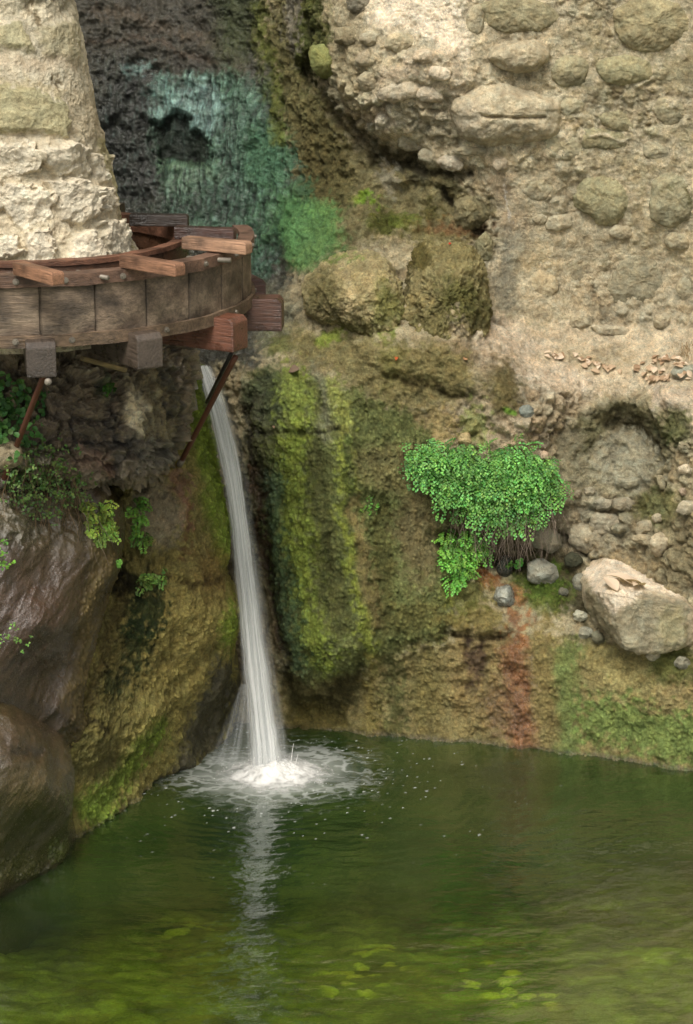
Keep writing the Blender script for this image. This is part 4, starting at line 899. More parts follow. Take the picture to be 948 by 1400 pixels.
# short blocks across the top of the trough
def cross(u0, v0, u1, v1, c, mat, z=.045, w=.085, h=.075, name='cross_block'):
    a = Wz(u0, v0, ZT + z); b = Wz(u1, v1, ZT + z); return beam(name, a, b, w, h, c, mat, ring, chamfer=.014)
cross(26, 366, 80, 381, (150, 110, 84), M_wood); cross(170, 356, 247, 369, (142, 104, 80), M_wood)
cross(253, 331, 341, 339, (168, 132, 106), M_wood); cross(240, 317, 322, 320, (74, 50, 42), M_wetwood); cross(178, 300, 258, 301, (52, 42, 36), M_wetwood)
cross(-70, 352, -20, 372, (150, 104, 74), M_wood)
tube('tie_rod', [Wz(106, 372, ZT - .03), Wz(148, 380, ZT - .03)], .014, M_steel, ring)
tube('tie_rod', [Wz(256, 353, ZT - .035), Wz(316, 356, ZT - .035)], .016, M_steel, ring)
# joists beneath
JZ = ZT - HT - .06
def joist(deg, r1, c, mat=M_wetwood, r0=.55, w=.175, h=.21, dz=0., chamf=.03):
    a = R(deg); s, c_ = math.sin(a), math.cos(a)
    return beam('joist', (XC + r0 * s, YC - r0 * c_, JZ + dz), (XC + r1 * s, YC - r1 * c_, JZ + dz), w, h, c, mat, ring, chamfer=chamf, bev=.01)
joist(9.2, RO + .13, (76, 66, 58)); joist(34, RO + .13, (86, 74, 64)); joist(-25, RO + .13, (92, 80, 70))
joist(61, RO + .16, (112, 70, 52)); joist(86, RO + .21, (92, 62, 50)); joist(113, RO + .17, (70, 40, 34)); joist(142, RO + .15, (60, 42, 34)); joist(-60, RO + .1, (80, 66, 56))
beam('brace', W(112, 490, 14.3), W(172, 506, 14.6), .03, .03, (150, 130, 92), M_wood, ring)
# sloping iron struts
def strut(a, b, r=.018):
    s = tube('strut', [a + (b - a) * t for t in np.linspace(0, 1, 12)], r, M_rust, ring)
    d = (b - a) / np.linalg.norm(b - a); sl = tube('sleeve', [b - d * .10, b - d * .03, b - d * .0], .022, M_steel); sl.parent = s; return s
def toend(u, v, up=.05): p, n = hit(u, v); return p + n * .0
p = toend(246, 634); strut(W(322, 488, 14.62), p + np.array([0, -.03, 0]))
p = toend(250, 618); tube('strut', [W(316, 484, 14.66), W(283, 550, 15.9)], .013, M_dark, ring)
strut(W(63, 506, 13.84), toend(2, 664) + np.array([0, -.03, 0]))
bo = tube('nut', [W(66, 522, 13.72), W(66, 522, 13.70)], .022, M_steel, ring)

# ------------------------------------------------------------------ WATER
SP = W(372, 1052, 15.95); SP[2] = 0
def water():
    xs = axis(-25, -3.2, 3.4, 25, .0075, 1.5); ys = axis(2, 11.3, 17.2, 24, .0125, 1.)
    X, Y = np.meshgrid(xs, ys); n = X.size; x, y = X.ravel(), Y.ravel(); P = np.stack([x, y, 0 * x], 1)
    r = np.hypot(x - SP[0], (y - SP[1])); wn = fbm(P, .9, 3, off=2) ; w2 = fbm(P, 2.4, 3, off=12)
    a = .0042 * np.exp(-r / .8) * sst(.1, .3, r) * (.5 + .9 * sst(-.3, .3, w2))
    ang = np.arctan2(x - SP[0], y - SP[1])
    z = a * np.sin((r + .10 * wn + .03 * w2) * 2 * math.pi / .105 + 2 * w2)
    z += .0010 * np.sin((r + .3 * wn) * 2 * math.pi / .21 + 4 * w2) * np.exp(-r / 2)
    q1 = fbm(P, 3.4, 4, st=(.55, 1.4, 1), off=21); q2 = fbm(P, 11., 3, st=(.5, 1.3, 1), off=23); q3 = fbm(P, 2.0, 2, st=(.7, 1.2, 1), off=3)
    q1 = -np.abs(q1) * 2 + .4
    rot = x * .82 + y * .57; rl = fbm(np.stack([rot * 2.2, (y * .82 - x * .57) * 7, 0 * x], 1), 1., 3, off=8)
    amp = .35 + .65 * sst(-.3, .4, fbm(P, .6, 2, off=77))
    z += .0095 * q1 * amp + .0042 * q2 * amp + .012 * q3 + .010 * rl * sst(.2, 1.8, x)
    # foam
    n1 = fbm(P, 7, 5, st=(.7, 1.2, 1), off=5); n2 = fbm(P, 38, 3, off=6); n3 = fbm(P, 3.2, 3, off=66)
    rx = np.hypot((x - SP[0]) * .85, (y - SP[1]))
    foam = sst(.44, .14, rx + .12 * n1)
    dens = sst(.95, .25, rx + .22 * n3)
    lace = sst(.12, .0, np.abs(fbm(P, 6.5, 4, st=(.8, 1.3, 1), off=15)) - .10 * dens + .04)
    foam = np.maximum(foam * .95, lace * dens * .66 * sst(1.0, .4, rx + .15 * n1)); foam = np.maximum(foam,   .46 * sst(.66, .2, rx + .25 * n1))
    # loose bubbles
    F1, F2, I, _ = cells(P, 17, 9, jit=1.); spot = sst(.12 + .16 * I, .05, F1) * (I > .75)
    F1b, _, Ib, _ = cells(P, 34, 19, jit=1.); spot = np.maximum(spot, sst(.26, .1, F1b) * (Ib > .90))
    cl = sst(.05, .3, n3 + .55 * np.exp(-((rx - .55) / .45) ** 2) - .12 * sst(.5, 3, rx) )
    foam = np.maximum(foam, spot * cl * .9 * sst(2.8, .7, rx))
    # thin pale line along the shore
    u, v = pix(P)
    sh = np.interp(u, [520, 600, 640, 700, 760, 850, 905, 948], [1003, 1009, 1016, 1022, 1026, 1037, 1050, 1062])
    z += .02 * np.exp(-(rx / .17) ** 2)
    far = sst(.0, 1., fbm(P, .55, 3, off=91) * 1.3 + .5)
    murk = .86 - .66 * sst(14.9, 12.9, y + .9 * fbm(P, .7, 3, off=14)); murk = np.clip(murk - .22 * sst(.2, 1.8, x), .12, .92)
    o = make_mesh('water', np.stack([x, y, z], 1), grid_faces(*X.shape), None, None, None, None, True, {'Foam': foam, 'Murk': murk})
    m, nt, out = newmat('pool_water'); tc = nd(nt, 'ShaderNodeTexCoord').outputs['Object']
    fo = nd(nt, 'ShaderNodeAttribute', attribute_name='Foam').outputs['Fac']; mu = nd(nt, 'ShaderNodeAttribute', attribute_name='Murk').outputs['Fac']
    bp = nd(nt, 'ShaderNodeBump'); bp.inputs['Distance'].default_value = .006; bp.inputs['Strength'].default_value = .6
    nt.links.new(noise(nt, tc, 26, 3, .5, (.6, 1.3, 1)), bp.inputs['Height'])
    gl = nd(nt, 'ShaderNodeBsdfGlossy'); gl.inputs['Roughness'].default_value = .035; nt.links.new(bp.outputs[0], gl.inputs['Normal'])
    fr = nd(nt, 'ShaderNodeFresnel'); fr.inputs['IOR'].default_value = 1.34; nt.links.new(bp.outputs[0], fr.inputs['Normal'])
    tr = nd(nt, 'ShaderNodeBsdfTransparent'); tr.inputs['Color'].default_value = (.62, .72, .34, 1)
    df = nd(nt, 'ShaderNodeBsdfDiffuse'); c1 = noise(nt, tc, 1.1, 4, .6, (.7, 1.2, 1)); c2 = noise(nt, tc, 6, 4, .6, (.5, 1.3, 1))
    cc = mixc(nt, 'MIX', mrange(nt, c1, .35, .65, 0, 1), (.011, .029, .007), (.029, .058, .012)); cc = mixc(nt, 'MIX', mul(nt, mrange(nt, c2, .5, .75, 0, 1), .4), cc, (.052, .070, .012))
    nt.links.new(cc, df.inputs['Color'])
    a_ = nd(nt, 'ShaderNodeMixShader'); nt.links.new(mu, a_.inputs[0]); nt.links.new(tr.outputs[0], a_.inputs[1]); nt.links.new(df.outputs[0], a_.inputs[2])
    b_ = nd(nt, 'ShaderNodeMixShader'); nt.links.new(mul(nt, fr.outputs[0], .36), b_.inputs[0]); nt.links.new(a_.outputs[0], b_.inputs[1]); nt.links.new(gl.outputs[0], b_.inputs[2])
    fd = nd(nt, 'ShaderNodeBsdfDiffuse'); fd.inputs['Color'].default_value = (.46, .48, .46, 1)
    c_ = nd(nt, 'ShaderNodeMixShader'); nt.links.new(fo, c_.inputs[0]); nt.links.new(b_.outputs[0], c_.inputs[1]); nt.links.new(fd.outputs[0], c_.inputs[2])
    nt.links.new(c_.outputs[0], out.inputs[0]); o.data.materials.append(m); tag(o, kind='structure')
    # bed
    xs = axis(-30, -3., 3.2, 30, .016, 2.); ys = axis(0, 11., 15., 40, .016, 2.); X, Y = np.meshgrid(xs, ys); x, y = X.ravel(), Y.ravel(); P = np.stack([x, y, 0 * x], 1)
    PD = P + .10 * np.stack([fbm(P, 3, 4), fbm(P, 3, 4, off=9), 0 * x], 1); F1, F2, I, V_ = cells(PD, 5.5, 3, st=(.7, 1.1, 1)); G1, G2, J, _ = cells(PD, 13, 4, st=(.7, 1.1, 1))
    z = -.36 - .35 * sst(13., 16., y) + .10 * fbm(P, .8, 3) + sst(0, .35, F2 - F1) * .03 * I + sst(0, .35, G2 - G1) * .015 * J
    n1 = fbm(P, 1.3, 4, off=9); base = np.array([.135, .155, .045]) * (1 + .8 * n1)[:, None]
    P2 = P; cl = sum(np.exp(-(((x - float(Wz(a, b, -.4)[0])) / .22) ** 2 + ((y - float(Wz(a, b, -.4)[1])) / .3) ** 2)) for a, b in ((262, 1255), (530, 1300), (665, 1330), (480, 1345), (720, 1375)))
    lf = (J > .72) * sst(.0, .12, G2 - G1) * sst(.3, .6, cl); base = base * (.9 + .15 * I + .1 * J)[:, None] * np.clip(1 + 1.3 * fbm(PD, 5, 4, st=(.6, 1.2, 1), off=71), .3, 2)[:, None]; base += (np.array([.42, .46, .10]) - base) * (lf * .8)[:, None]
    br = (I < .2); base = np.where(br[:, None], base * np.array([.95, .85, .8]), base)
    o = make_mesh('pool_bed', np.stack([x, y, z], 1), grid_faces(*X.shape), M_smooth, None, np.clip(base * 1.45, .004, .7), 0 * x); tag(o, kind='structure')
water()

# ------------------------------------------------------------------ WATERFALL
def fall_material(name, lo, hi, strength, soft):
    m, nt, out = newmat(name); uv = nd(nt, 'ShaderNodeAttribute', attribute_name='Across').outputs['Fac']; al = nd(nt, 'ShaderNodeAttribute', attribute_name='Along').outputs['Fac']; ed = nd(nt, 'ShaderNodeAttribute', attribute_name='Edge').outputs['Fac']
    cb = nd(nt, 'ShaderNodeCombineXYZ'); nt.links.new(uv, cb.inputs[0]); nt.links.new(al, cb.inputs[1])
    n1 = noise(nt, cb.outputs[0], 4, 4, .55, (1, .16, 1)); n2 = noise(nt, cb.outputs[0], 16, 4, .6, (1, .09, 1)); n3 = noise(nt, cb.outputs[0], 2.0, 3, .5, (1, .8, 1))
    n = mul(nt, mul(nt, n1, .45), mul(nt, mul(nt, n2, .17), mul(nt, n3, .38), 'ADD'), 'ADD')
    a = mul(nt, mrange(nt, n, lo, hi, .3 if strength == 1. else .06, strength), ed)
    p = nd(nt, 'ShaderNodeBsdfPrincipled'); p.inputs['Roughness'].default_value = .35; p.inputs['Specular IOR Level'].default_value = .5
    nt.links.new(mixc(nt, 'MIX', mrange(nt, n, lo, hi, 0, 1), (.60, .64, .66), (.90, .90, .88)), p.inputs['Base Color'])
    tl = nd(nt, 'ShaderNodeBsdfTranslucent'); tl.inputs['Color'].default_value = (.6, .62, .62, 1); mx = nd(nt, 'ShaderNodeMixShader'); mx.inputs[0].default_value = .35
    nt.links.new(p.outputs[0], mx.inputs[1]); nt.links.new(tl.outputs[0], mx.inputs[2])
    t = nd(nt, 'ShaderNodeBsdfTransparent'); f = nd(nt, 'ShaderNodeMixShader'); nt.links.new(a, f.inputs[0]); nt.links.new(t.outputs[0], f.inputs[1]); nt.links.new(mx.outputs[0], f.inputs[2])
    nt.links.new(f.outputs[0], out.inputs[0]); return m
M_fall = fall_material('falling_water', .30, .56, 1., .1); M_veil = fall_material('thin_veil_water', .40, .82, .48, .1); M_spray = fall_material('spray_water', .48, .78, .7, .1)
def stream(name, pts, mat, seed, dY=0., bulge=.35, wmul=1., parent=None, nj=60):
    p = np.array(pts, float); d = np.concatenate([[0], np.cumsum(np.hypot(*np.diff(p[:, :2], axis=0).T))]); t = np.linspace(0, d[-1], int(d[-1] / 3))
    from_ = lambda k: np.interp(t, d, p[:, k])
    def smooth(a): 
        k = np.hanning(21); k /= k.sum(); return np.convolve(np.pad(a, 10, mode='edge'), k, 'valid')
    u, v, w, Y = (smooth(from_(k)) for k in range(4))
    C_ = W(u, v, Y + dY); sc_ = (Y / FP); rg = np.random.default_rng(seed)
    a = np.linspace(-1, 1, nj)[None]; al = (t / 200.)[:, None] + 0 * a; ac = a + 0 * al
    q = np.stack([ac.ravel() * 3 + seed, al.ravel() * 2.2, 0 * ac.ravel()], 1)
    n = fbm(q, 1.4, 4, st=(1, .25, 1)).reshape(ac.shape); e = fbm(q + 9, 1.8, 3, st=(.3, 1., 1)).reshape(ac.shape)
    hw = (w * sc_ / 2 * wmul)[:, None] * (1 + .22 * e)
    X_ = C_[:, 0][:, None] + a * hw; Yq = C_[:, 1][:, None] - np.sqrt(np.clip(1 - a ** 2, 0, 1)) * hw * bulge + n * hw * .35; Z_ = C_[:, 2][:, None] + 0 * a
    edge = sst(0, .5, 1 - np.abs(a) + .22 * n) * sst(0, .01, (t / t[-1])[:, None] + 0 * a)
    o = make_mesh(name, np.stack([X_, Yq, Z_], -1).reshape(-1, 3), grid_faces(len(t), nj), mat, parent, None, None, True, {'Across': (ac * np.interp(t, [0, t[-1]], [.8, 1.6])[:, None]).ravel() + seed, 'Along': al.ravel(), 'Edge': edge.ravel()})
    return o
main = [(276, 494, 16, 16.75), (284, 518, 26, 16.62), (298, 560, 32, 16.52), (310, 610, 34, 16.46), (320, 660, 32, 16.40), (327, 710, 30, 16.36), (333, 760, 34, 16.30), (341, 820, 38, 16.24), (347, 880, 40, 16.18), (354, 940, 45, 16.12), (360, 990, 50, 16.08), (364, 1030, 54, 16.02), (367, 1062, 58, 15.96)]
wf = empty('waterfall', tuple(SP)); tag(wf, kind='structure')
def kp(o): keep(o, wf); return o
kp(stream('fall_stream', main, M_fall, 1)); kp(stream('fall_stream', main, M_fall, 5, -.03, .2, .72)); kp(stream('fall_veil', [(u + 3, v, w * 1.18, Y) for (u, v, w, Y) in main], M_veil, 9, -.05, .2, 1.12))
kp(stream('fall_veil', [(334, 930, 8, 16.08), (330, 960, 26, 16.02), (322, 1000, 46, 15.95), (312, 1048, 70, 15.85)], M_veil, 13, -.02, .2, 1.))
0 and kp(stream('fall_spray', [(336, 932, 6, 16.0), (318, 970, 8, 15.92), (300, 1008, 10, 15.84), (284, 1034, 12, 15.8)], M_veil, 17, -.02, .2, 1., nj=24))
0 and kp(stream('fall_spray', [(333, 945, 4, 16.0), (322, 985, 7, 15.9), (310, 1030, 8, 15.84)], M_veil, 19, -.04, .2, 1., nj=24))
# churned foam where it lands, and drops
M_foam, nt, out = newmat('foam'); pb = nd(nt, 'ShaderNodeBsdfPrincipled'); pb.inputs['Base Color'].default_value = (.66, .655, .64, 1); pb.inputs['Roughness'].default_value = .6
ef = nd(nt, 'ShaderNodeAttribute', attribute_name='Edge').outputs['Fac']; tp = nd(nt, 'ShaderNodeBsdfTransparent'); mx = nd(nt, 'ShaderNodeMixShader')
nt.links.new(ef, mx.inputs[0]); nt.links.new(tp.outputs[0], mx.inputs[1]); nt.links.new(pb.outputs[0], mx.inputs[2]); nt.links.new(mx.outputs[0], out.inputs[0])
def churn():
    nr_, na_ = 90, 160; r = np.linspace(0.002, 1, nr_)[:, None]; a = np.linspace(0, 2 * math.pi, na_, endpoint=False)[None]
    x = SP[0] + .02 + r * .42 * np.cos(a); y = SP[1] - .02 + r * .38 * np.sin(a); P = np.stack([x, y, 0 * x], -1).reshape(-1, 3)
    n = fbm(P, 9, 4, off=3).reshape(x.shape); n2 = fbm(P, 30, 3, off=4).reshape(x.shape)
    z = .085 * np.exp(-(r / .42) ** 2) * (1 + .8 * n) + .03 * n * (1 - r) + .005 * n2 * (1 - r) + .008 - .006 * r
    e = sst(1.0, .45, r + .5 * n + .2 * n2)
    kp(make_mesh('splash', np.stack([x, y, z], -1).reshape(-1, 3), grid_faces(nr_, na_, True), M_foam, None, None, None, True, {'Edge': e.ravel()}))
churn()
def drops():
    rg = np.random.default_rng(8); base = np.array([[1, 0, 0], [-1, 0, 0], [0, 1, 0], [0, -1, 0], [0, 0, 1], [0, 0, -1]], float)
    # stretched little octahedra given as quads (degenerate edge kept off by a 4-ring body)
    V_ = []; F_ = []
    for k in range(190):
        a = rg.uniform(0, 2 * math.pi); r = abs(rg.normal(0, .16)) + .05; c = np.array([SP[0] + r * math.cos(a) * 1.2, SP[1] - abs(r * math.sin(a)) * .8, abs(rg.normal(0, .09)) * math.exp(-r)])
        s = rg.uniform(.0012, .0028); st_ = rg.uniform(1, 3)
        ring_ = []
        for (rr, zz) in ((.35, -1), (1, -.3), (1, .4), (.3, 1)):
            for j in range(4): ring_.append(c + s * np.array([rr * math.cos(j * math.pi / 2), rr * math.sin(j * math.pi / 2), zz * st_]))
        o0 = len(V_); V_ += ring_
        for i in range(3):
            for j in range(4): F_.append([o0 + i * 4 + j, o0 + i * 4 + (j + 1) % 4, o0 + (i + 1) * 4 + (j + 1) % 4, o0 + (i + 1) * 4 + j])
        F_.append([o0 + 0, o0 + 1, o0 + 2, o0 + 3]); F_.append([o0 + 12, o0 + 13, o0 + 14, o0 + 15])
    o = kp(make_mesh('spray', V_, F_, M_foam, None, None, None, True, {'Edge': np.ones(len(V_))})); tag(o, kind='stuff')
drops()
for (u, v, hh) in ((398, 1030, .20), (404, 1022, .12), (390, 1032, .08)):
    b_ = W(u, v, 16.0); b_[2] = 0
    kp(tube('splash_jet', [b_ + np.array([.02 * t * t, 0, hh * t]) for t in np.linspace(0, 1, 9)], .007 * (1 - .7 * np.linspace(0, 1, 9)), M_veil if False else M_foam, None))
for o in wf.children:
    if 'Edge' not in o.data.attributes:
        a = o.data.attributes.new('Edge', 'FLOAT', 'POINT'); a.data.foreach_set('value', np.full(len(o.data.vertices), .55, f32))

# ------------------------------------------------------------------ PLANTS
def leaf_material(name, trans=.3, rough=.5):
    m, nt, out = newmat(name); at = nd(nt, 'ShaderNodeAttribute', attribute_name='Col').outputs['Color']
    p = nd(nt, 'ShaderNodeBsdfPrincipled'); nt.links.new(at, p.inputs['Base Color']); p.inputs['Roughness'].default_value = rough; p.inputs['Specular IOR Level'].default_value = .3
    t = nd(nt, 'ShaderNodeBsdfTranslucent'); nt.links.new(mixc(nt, 'MULTIPLY', 1., at, (1.3, 1.4, .6)), t.inputs['Color'])
    x = nd(nt, 'ShaderNodeMixShader'); x.inputs[0].default_value = trans; nt.links.new(p.outputs[0], x.inputs[1]); nt.links.new(t.outputs[0], x.inputs[2]); nt.links.new(x.outputs[0], out.inputs[0]); return m
M_leaf = leaf_material('leaf'); M_dry = leaf_material('dry_leaf_skin', .15, .75); M_stem = leaf_material('stem_skin', 0., .7)
class Leaves:
    def __init__(s): s.b = []; s.d = []; s.n = []; s.L = []; s.w = []; s.c = []; s.tp = []
    def add(s, b, d, n, L, w, c, tip=.7):
        s.b.append(b); s.d.append(d); s.n.append(n); s.L.append(L); s.w.append(w); s.c.append(c); s.tp.append(tip)
    def mesh(s, name, mat, parent=None):
        b, d, n = (np.array(x, float) for x in (s.b, s.d, s.n)); L = np.array(s.L)[:, None]; w = np.array(s.w)[:, None]; tp = np.array(s.tp)[:, None]
        d /= np.linalg.norm(d, axis=1, keepdims=True); sd = np.cross(d, n); sd /= np.linalg.norm(sd, axis=1, keepdims=True) + 1e-9; n = np.cross(sd, d)
        rg = np.random.default_rng(1); fo = rg.uniform(.05, .3, (len(b), 1)) * w; dr = rg.uniform(-.25, .15, (len(b), 1)) * L
        v = np.stack([b, b + d * L * .35 - sd * w * .45 + n * fo, b + d * L * .8 - sd * w * .5 * tp + n * (fo + dr * .5), b + d * L + n * dr, b + d * L * .8 + sd * w * .5 * tp + n * (fo + dr * .5), b + d * L * .35 + sd * w * .45 + n * fo, b + d * L * .5 + n * dr * .3], 1)
        o = np.arange(len(b))[:, None] * 7; F = np.concatenate([o + [0, 1, 2, 6], o + [6, 2, 3, 4], o + [0, 6, 4, 5]])
        c = np.repeat(np.clip(np.array(s.c), .003, .7), 7, 0)
        return make_mesh(name, v.reshape(-1, 3), F, mat, parent, c, None, False)
class Strands:
    def __init__(s): s.V = []; s.F = []; s.C = []; s.k = 0
    def add(s, pts, r, c):
        pts = np.array(pts, float); T = np.gradient(pts, axis=0); T /= np.linalg.norm(T, axis=1, keepdims=True) + 1e-9; a = np.cross(T, [.3, 1, .2]); a /= np.linalg.norm(a, axis=1, keepdims=True) + 1e-9; q = np.cross(T, a)
        rr = r * np.linspace(1, .4, len(pts))[:, None]
        ring_ = np.stack([pts + rr * (math.cos(t) * a + math.sin(t) * q) for t in (0, 2.09, 4.19)], 1); s.V.append(ring_.reshape(-1, 3)); s.F.append(grid_faces(len(pts), 3, True) + s.k); s.k += len(pts) * 3; s.C.append(np.tile(c, (len(pts) * 3, 1)))
    def mesh(s, name, parent=None):
        return make_mesh(name, np.concatenate(s.V), np.concatenate(s.F), M_stem, parent, np.concatenate(s.C), None, True)
rg = np.random.default_rng(77)
def rv(s=1.): return rg.normal(size=3) * s
def inpoly(pts):
    pts = np.array(pts, float); lo, hi = pts.min(0), pts.max(0)
    while True:
        q = lo + rg.random(2) * (hi - lo); ins = False; n = len(pts)
        for k in range(n):
            x0, y0 = pts[k]; x1, y1 = pts[(k + 1) % n]
            if (y0 > q[1]) != (y1 > q[1]) and q[0] < (x1 - x0) * (q[1] - y0) / (y1 - y0) + x0: ins = not ins
        if ins: return q
def fern(name, label, poly, nf, length, leaf, colr, out=(0, -1, .35), grav=1.3, strands=0, slen=.2, npin=7, lift=.02, cat='fern', fan=1.05, group=None, nl=5, wallhug=False, scol=(150, 134, 120), spoly=None):
    L = Leaves(); S_ = Strands(); SL = []; c0 = lin(colr) * ALB; base = None
    for k in range(nf):
        u, v = inpoly(poly); p, n = hit(u, v)
        if base is None: base = p.copy()
        p = p + n * lift * rg.random(); ln = length * rg.uniform(.6, 1.15); d = np.array(out) + n * .3 + rv(.45); d[1] = -abs(d[1]); d /= np.linalg.norm(d)
        m = npin; pts = [p]; q = p.copy(); dd = d.copy()
        for i in range(m):
            dd = dd + np.array([0, 0, -grav / m]) ; dd /= np.linalg.norm(dd); q = q + dd * ln / m; pts.append(q.copy())
        S_.add(pts, .0012, lin((60, 46, 30)) * ALB)
        if nf <= 34: SL.append(S_); S_ = Strands()
        tone = rg.uniform(.42, 1.4); yel = rg.uniform(.85, 1.2)
        for i in range(1, m + 1):
            t = i / m; T = pts[i] - pts[i - 1]; T /= np.linalg.norm(T); sd = np.cross(T, [0, -.5, 1]); sd /= np.linalg.norm(sd) + 1e-9; up = np.cross(sd, T); up = up * np.sign(up[1] * -1 + up[2] + 1e-6)
            for sg in (-1, 1):
                bl = ln * .42 * (1 - .75 * t) * rg.uniform(.7, 1.2)
                bd = T * .55 + sd * sg + rv(.12); bd /= np.linalg.norm(bd); kk = max(1, int(nl * (1 - .6 * t)))
                for j in range(kk):
                    b = pts[i] + bd * bl * (j + 1) / kk; b[2] -= .35 * bl * ((j + 1) / kk) ** 2
                    ld = bd * .8 + T * rg.uniform(.0, 1.) + np.array([0, -.2, -.35]) + rv(.18); nn = up + np.array([0, -.7, .5]) + rv(.35)
                    c = c0 * tone * rg.uniform(.7, 1.3) * np.array([rg.uniform(.8, 1.2) * yel, 1, rg.uniform(.7, 1.2)])
                    L.add(b, ld, nn, leaf * rg.uniform(.7, 1.25), leaf * fan * rg.uniform(.7, 1.2), c, 1.)
    root = empty(name, tuple(base)); tag(root, label, cat, group); keep(L.mesh('leaf_spray', M_leaf), root)
    for q_ in SL or [S_]: keep(q_.mesh('stalk'), root)
    if strands:
        D = Strands()
        for k in range(strands):
            u, v = inpoly(spoly or poly); p, n = hit(u, v); p = p + np.array([rg.normal(0, .02), -.10 - .10 * rg.random(), -.01]); q = p.copy(); pts = [q.copy()]; dd = np.array([rg.normal(0, .25), -.15, -1.])
            for i in range(8):
                dd = dd * .8 + np.array([rg.normal(0, .3), rg.normal(0, .1), -.35]); q = q + dd / np.linalg.norm(dd) * slen * rg.uniform(.5, 1.2) / 8; pts.append(q.copy())
            D.add(pts, .0013 * rg.uniform(.6, 1.5), lin(scol) * ALB * rg.uniform(.4, 1.3))
        keep(D.mesh('dead_strands'), root)
    return root
def ivy(name, label, poly, n, leaf, colr, cat='plant', tip=.55, wid=.8, stems=0, slen=.25, scol=(104, 84, 60), hang=.0, off=.03, spread=.02):
    L = Leaves(); S_ = Strands(); SL = []; c0 = lin(colr) * ALB; base = None
    for k in range(n):
        u, v = inpoly(poly); p, nr_ = hit(u, v)
        if base is None: base = p.copy()
        q = p + nr_ * rg.uniform(.2, 1) * off + rv(spread) * [1, .5, 1]; tone = rg.uniform(.55, 1.3)
        if k % 3 == 0: 
            S_.add([p, (p + q) / 2 + rv(.004), q], .0012, lin((86, 92, 50)) * ALB)
            if n <= 30: SL.append(S_); S_ = Strands()
        for j in range(3):
            d = np.array([rg.normal(0, .8), -.4, rg.normal(-.3, .6)]); nn = np.array([0, -.8, .6]) + rv(.4)
            L.add(q + rv(.4 * leaf), d, nn, leaf * rg.uniform(.6, 1.2), leaf * wid * rg.uniform(.8, 1.2), c0 * tone * rg.uniform(.75, 1.3) * np.array([rg.uniform(.8, 1.25), 1, rg.uniform(.7, 1.2)]), tip)
    root = empty(name, tuple(base)); tag(root, label, cat); keep(L.mesh('leaves', M_leaf), root)
    for q_ in SL or [S_]: keep(q_.mesh('stalk'), root)
    if stems:
        D = Strands()
        for k in range(stems):
            u, v = inpoly(poly); p, nr_ = hit(u, v); q = p + nr_ * .04; pts = [q.copy()]; dd = np.array([rg.normal(0, .4), -.3, -.6])
            for i in range(9):
                dd = dd * .75 + np.array([rg.normal(0, .2), .0, -.45]); q = q + dd / np.linalg.norm(dd) * slen * rg.uniform(.5, 1.3) / 9; pts.append(q.copy())
            D.add(pts, .0017 * rg.uniform(.6, 1.5), lin(scol) * ALB * rg.uniform(.5, 1.7))
        keep(D.mesh('dead_stems'), root)
    return root
fern('maidenhair_fern', 'broad bright green cushion of maidenhair fern on the wall with dry roots hanging under it', [(556, 612), (580, 602), (600, 618), (640, 604), (668, 616), (700, 604), (728, 622), (748, 630), (758, 660), (738, 672), (735, 694), (708, 690), (690, 712), (668, 692), (650, 700), (630, 672), (606, 672), (590, 648), (570, 640)],
     300, .25, .0185, (130, 188, 104), strands=170, slen=.34, npin=9, fan=.8, spoly=[(600, 668), (640, 690), (760, 660), (775, 690), (745, 716), (690, 730), (640, 715)])
fern('maidenhair_fern', 'smaller maidenhair fern tuft in the shade below the broad cushion', [(610, 722), (650, 722), (668, 745), (640, 765), (628, 790), (606, 780), (600, 750)], 60, .17, .018, (126, 184, 84), strands=0, npin=9, fan=.8)
fern('fern', 'single narrow hanging fern frond over the black stone', [(694, 762), (712, 762), (708, 776)], 4, .09, .018, (100, 160, 70), npin=6)
ivy('small_plant', 'little round-leaved plant alone on the bare brown column', [(492, 684), (512, 680), (520, 690), (506, 712), (494, 704)], 20, .018, (124, 176, 84), wid=1.)
ivy('creeper', 'thin dark creeper at the left shoulder of the fern cushion', [(545, 595), (575, 590), (590, 610), (560, 650), (548, 630)], 26, .012, (84, 96, 60), stems=26, slen=.12)
ivy('ivy', 'dark broad-leaved ivy in the corner under the trough', [(-10, 520), (30, 515), (46, 545), (40, 590), (15, 622), (-10, 610)], 110, .042, (84, 128, 70), wid=1.05, tip=.7, off=.14, spread=.03)
ivy('trailing_plant', 'trailing small-leaved plant spilling over the brown boulder with dry stems hanging', [(-5, 640), (40, 618), (95, 628), (110, 650), (100, 690), (60, 700), (10, 695)], 330, .024, (104, 134, 76), stems=110, slen=.36, off=.14, spread=.03)
fern('maidenhair_fern', 'yellow-green maidenhair sprig at the right end of the trailing plant', [(112, 682), (146, 690), (152, 720), (132, 748), (118, 725)], 34, .10, .014, (156, 188, 90), strands=14)
fern('maidenhair_fern', 'drooping maidenhair sprig in the dark cleft under the overhang', [(184, 672), (194, 690), (202, 738), (188, 740), (182, 705)], 22, .09, .013, (132, 180, 86))
fern('maidenhair_fern', 'pale green maidenhair tuft on the dark mossy patch of the ochre boulder', [(190, 792), (212, 776), (228, 782), (214, 800), (196, 804)], 18, .08, .013, (150, 192, 104))
ivy('small_plant', 'bright leafy sprig at the picture edge above the brown boulder', [(-8, 745), (8, 742), (12, 775), (-8, 780)], 18, .02, (120, 178, 70), off=.1)
ivy('small_plant', 'light green sprig reaching over the face of the red-brown boulder', [(-8, 842), (12, 850), (34, 876), (28, 886), (6, 880), (-8, 890)], 20, .018, (130, 176, 92), off=.1)
fern('fern', 'tiny fern tucked beneath the joists in the dark', [(140, 520), (160, 522), (156, 542), (142, 536)], 7, .05, .012, (84, 130, 60))
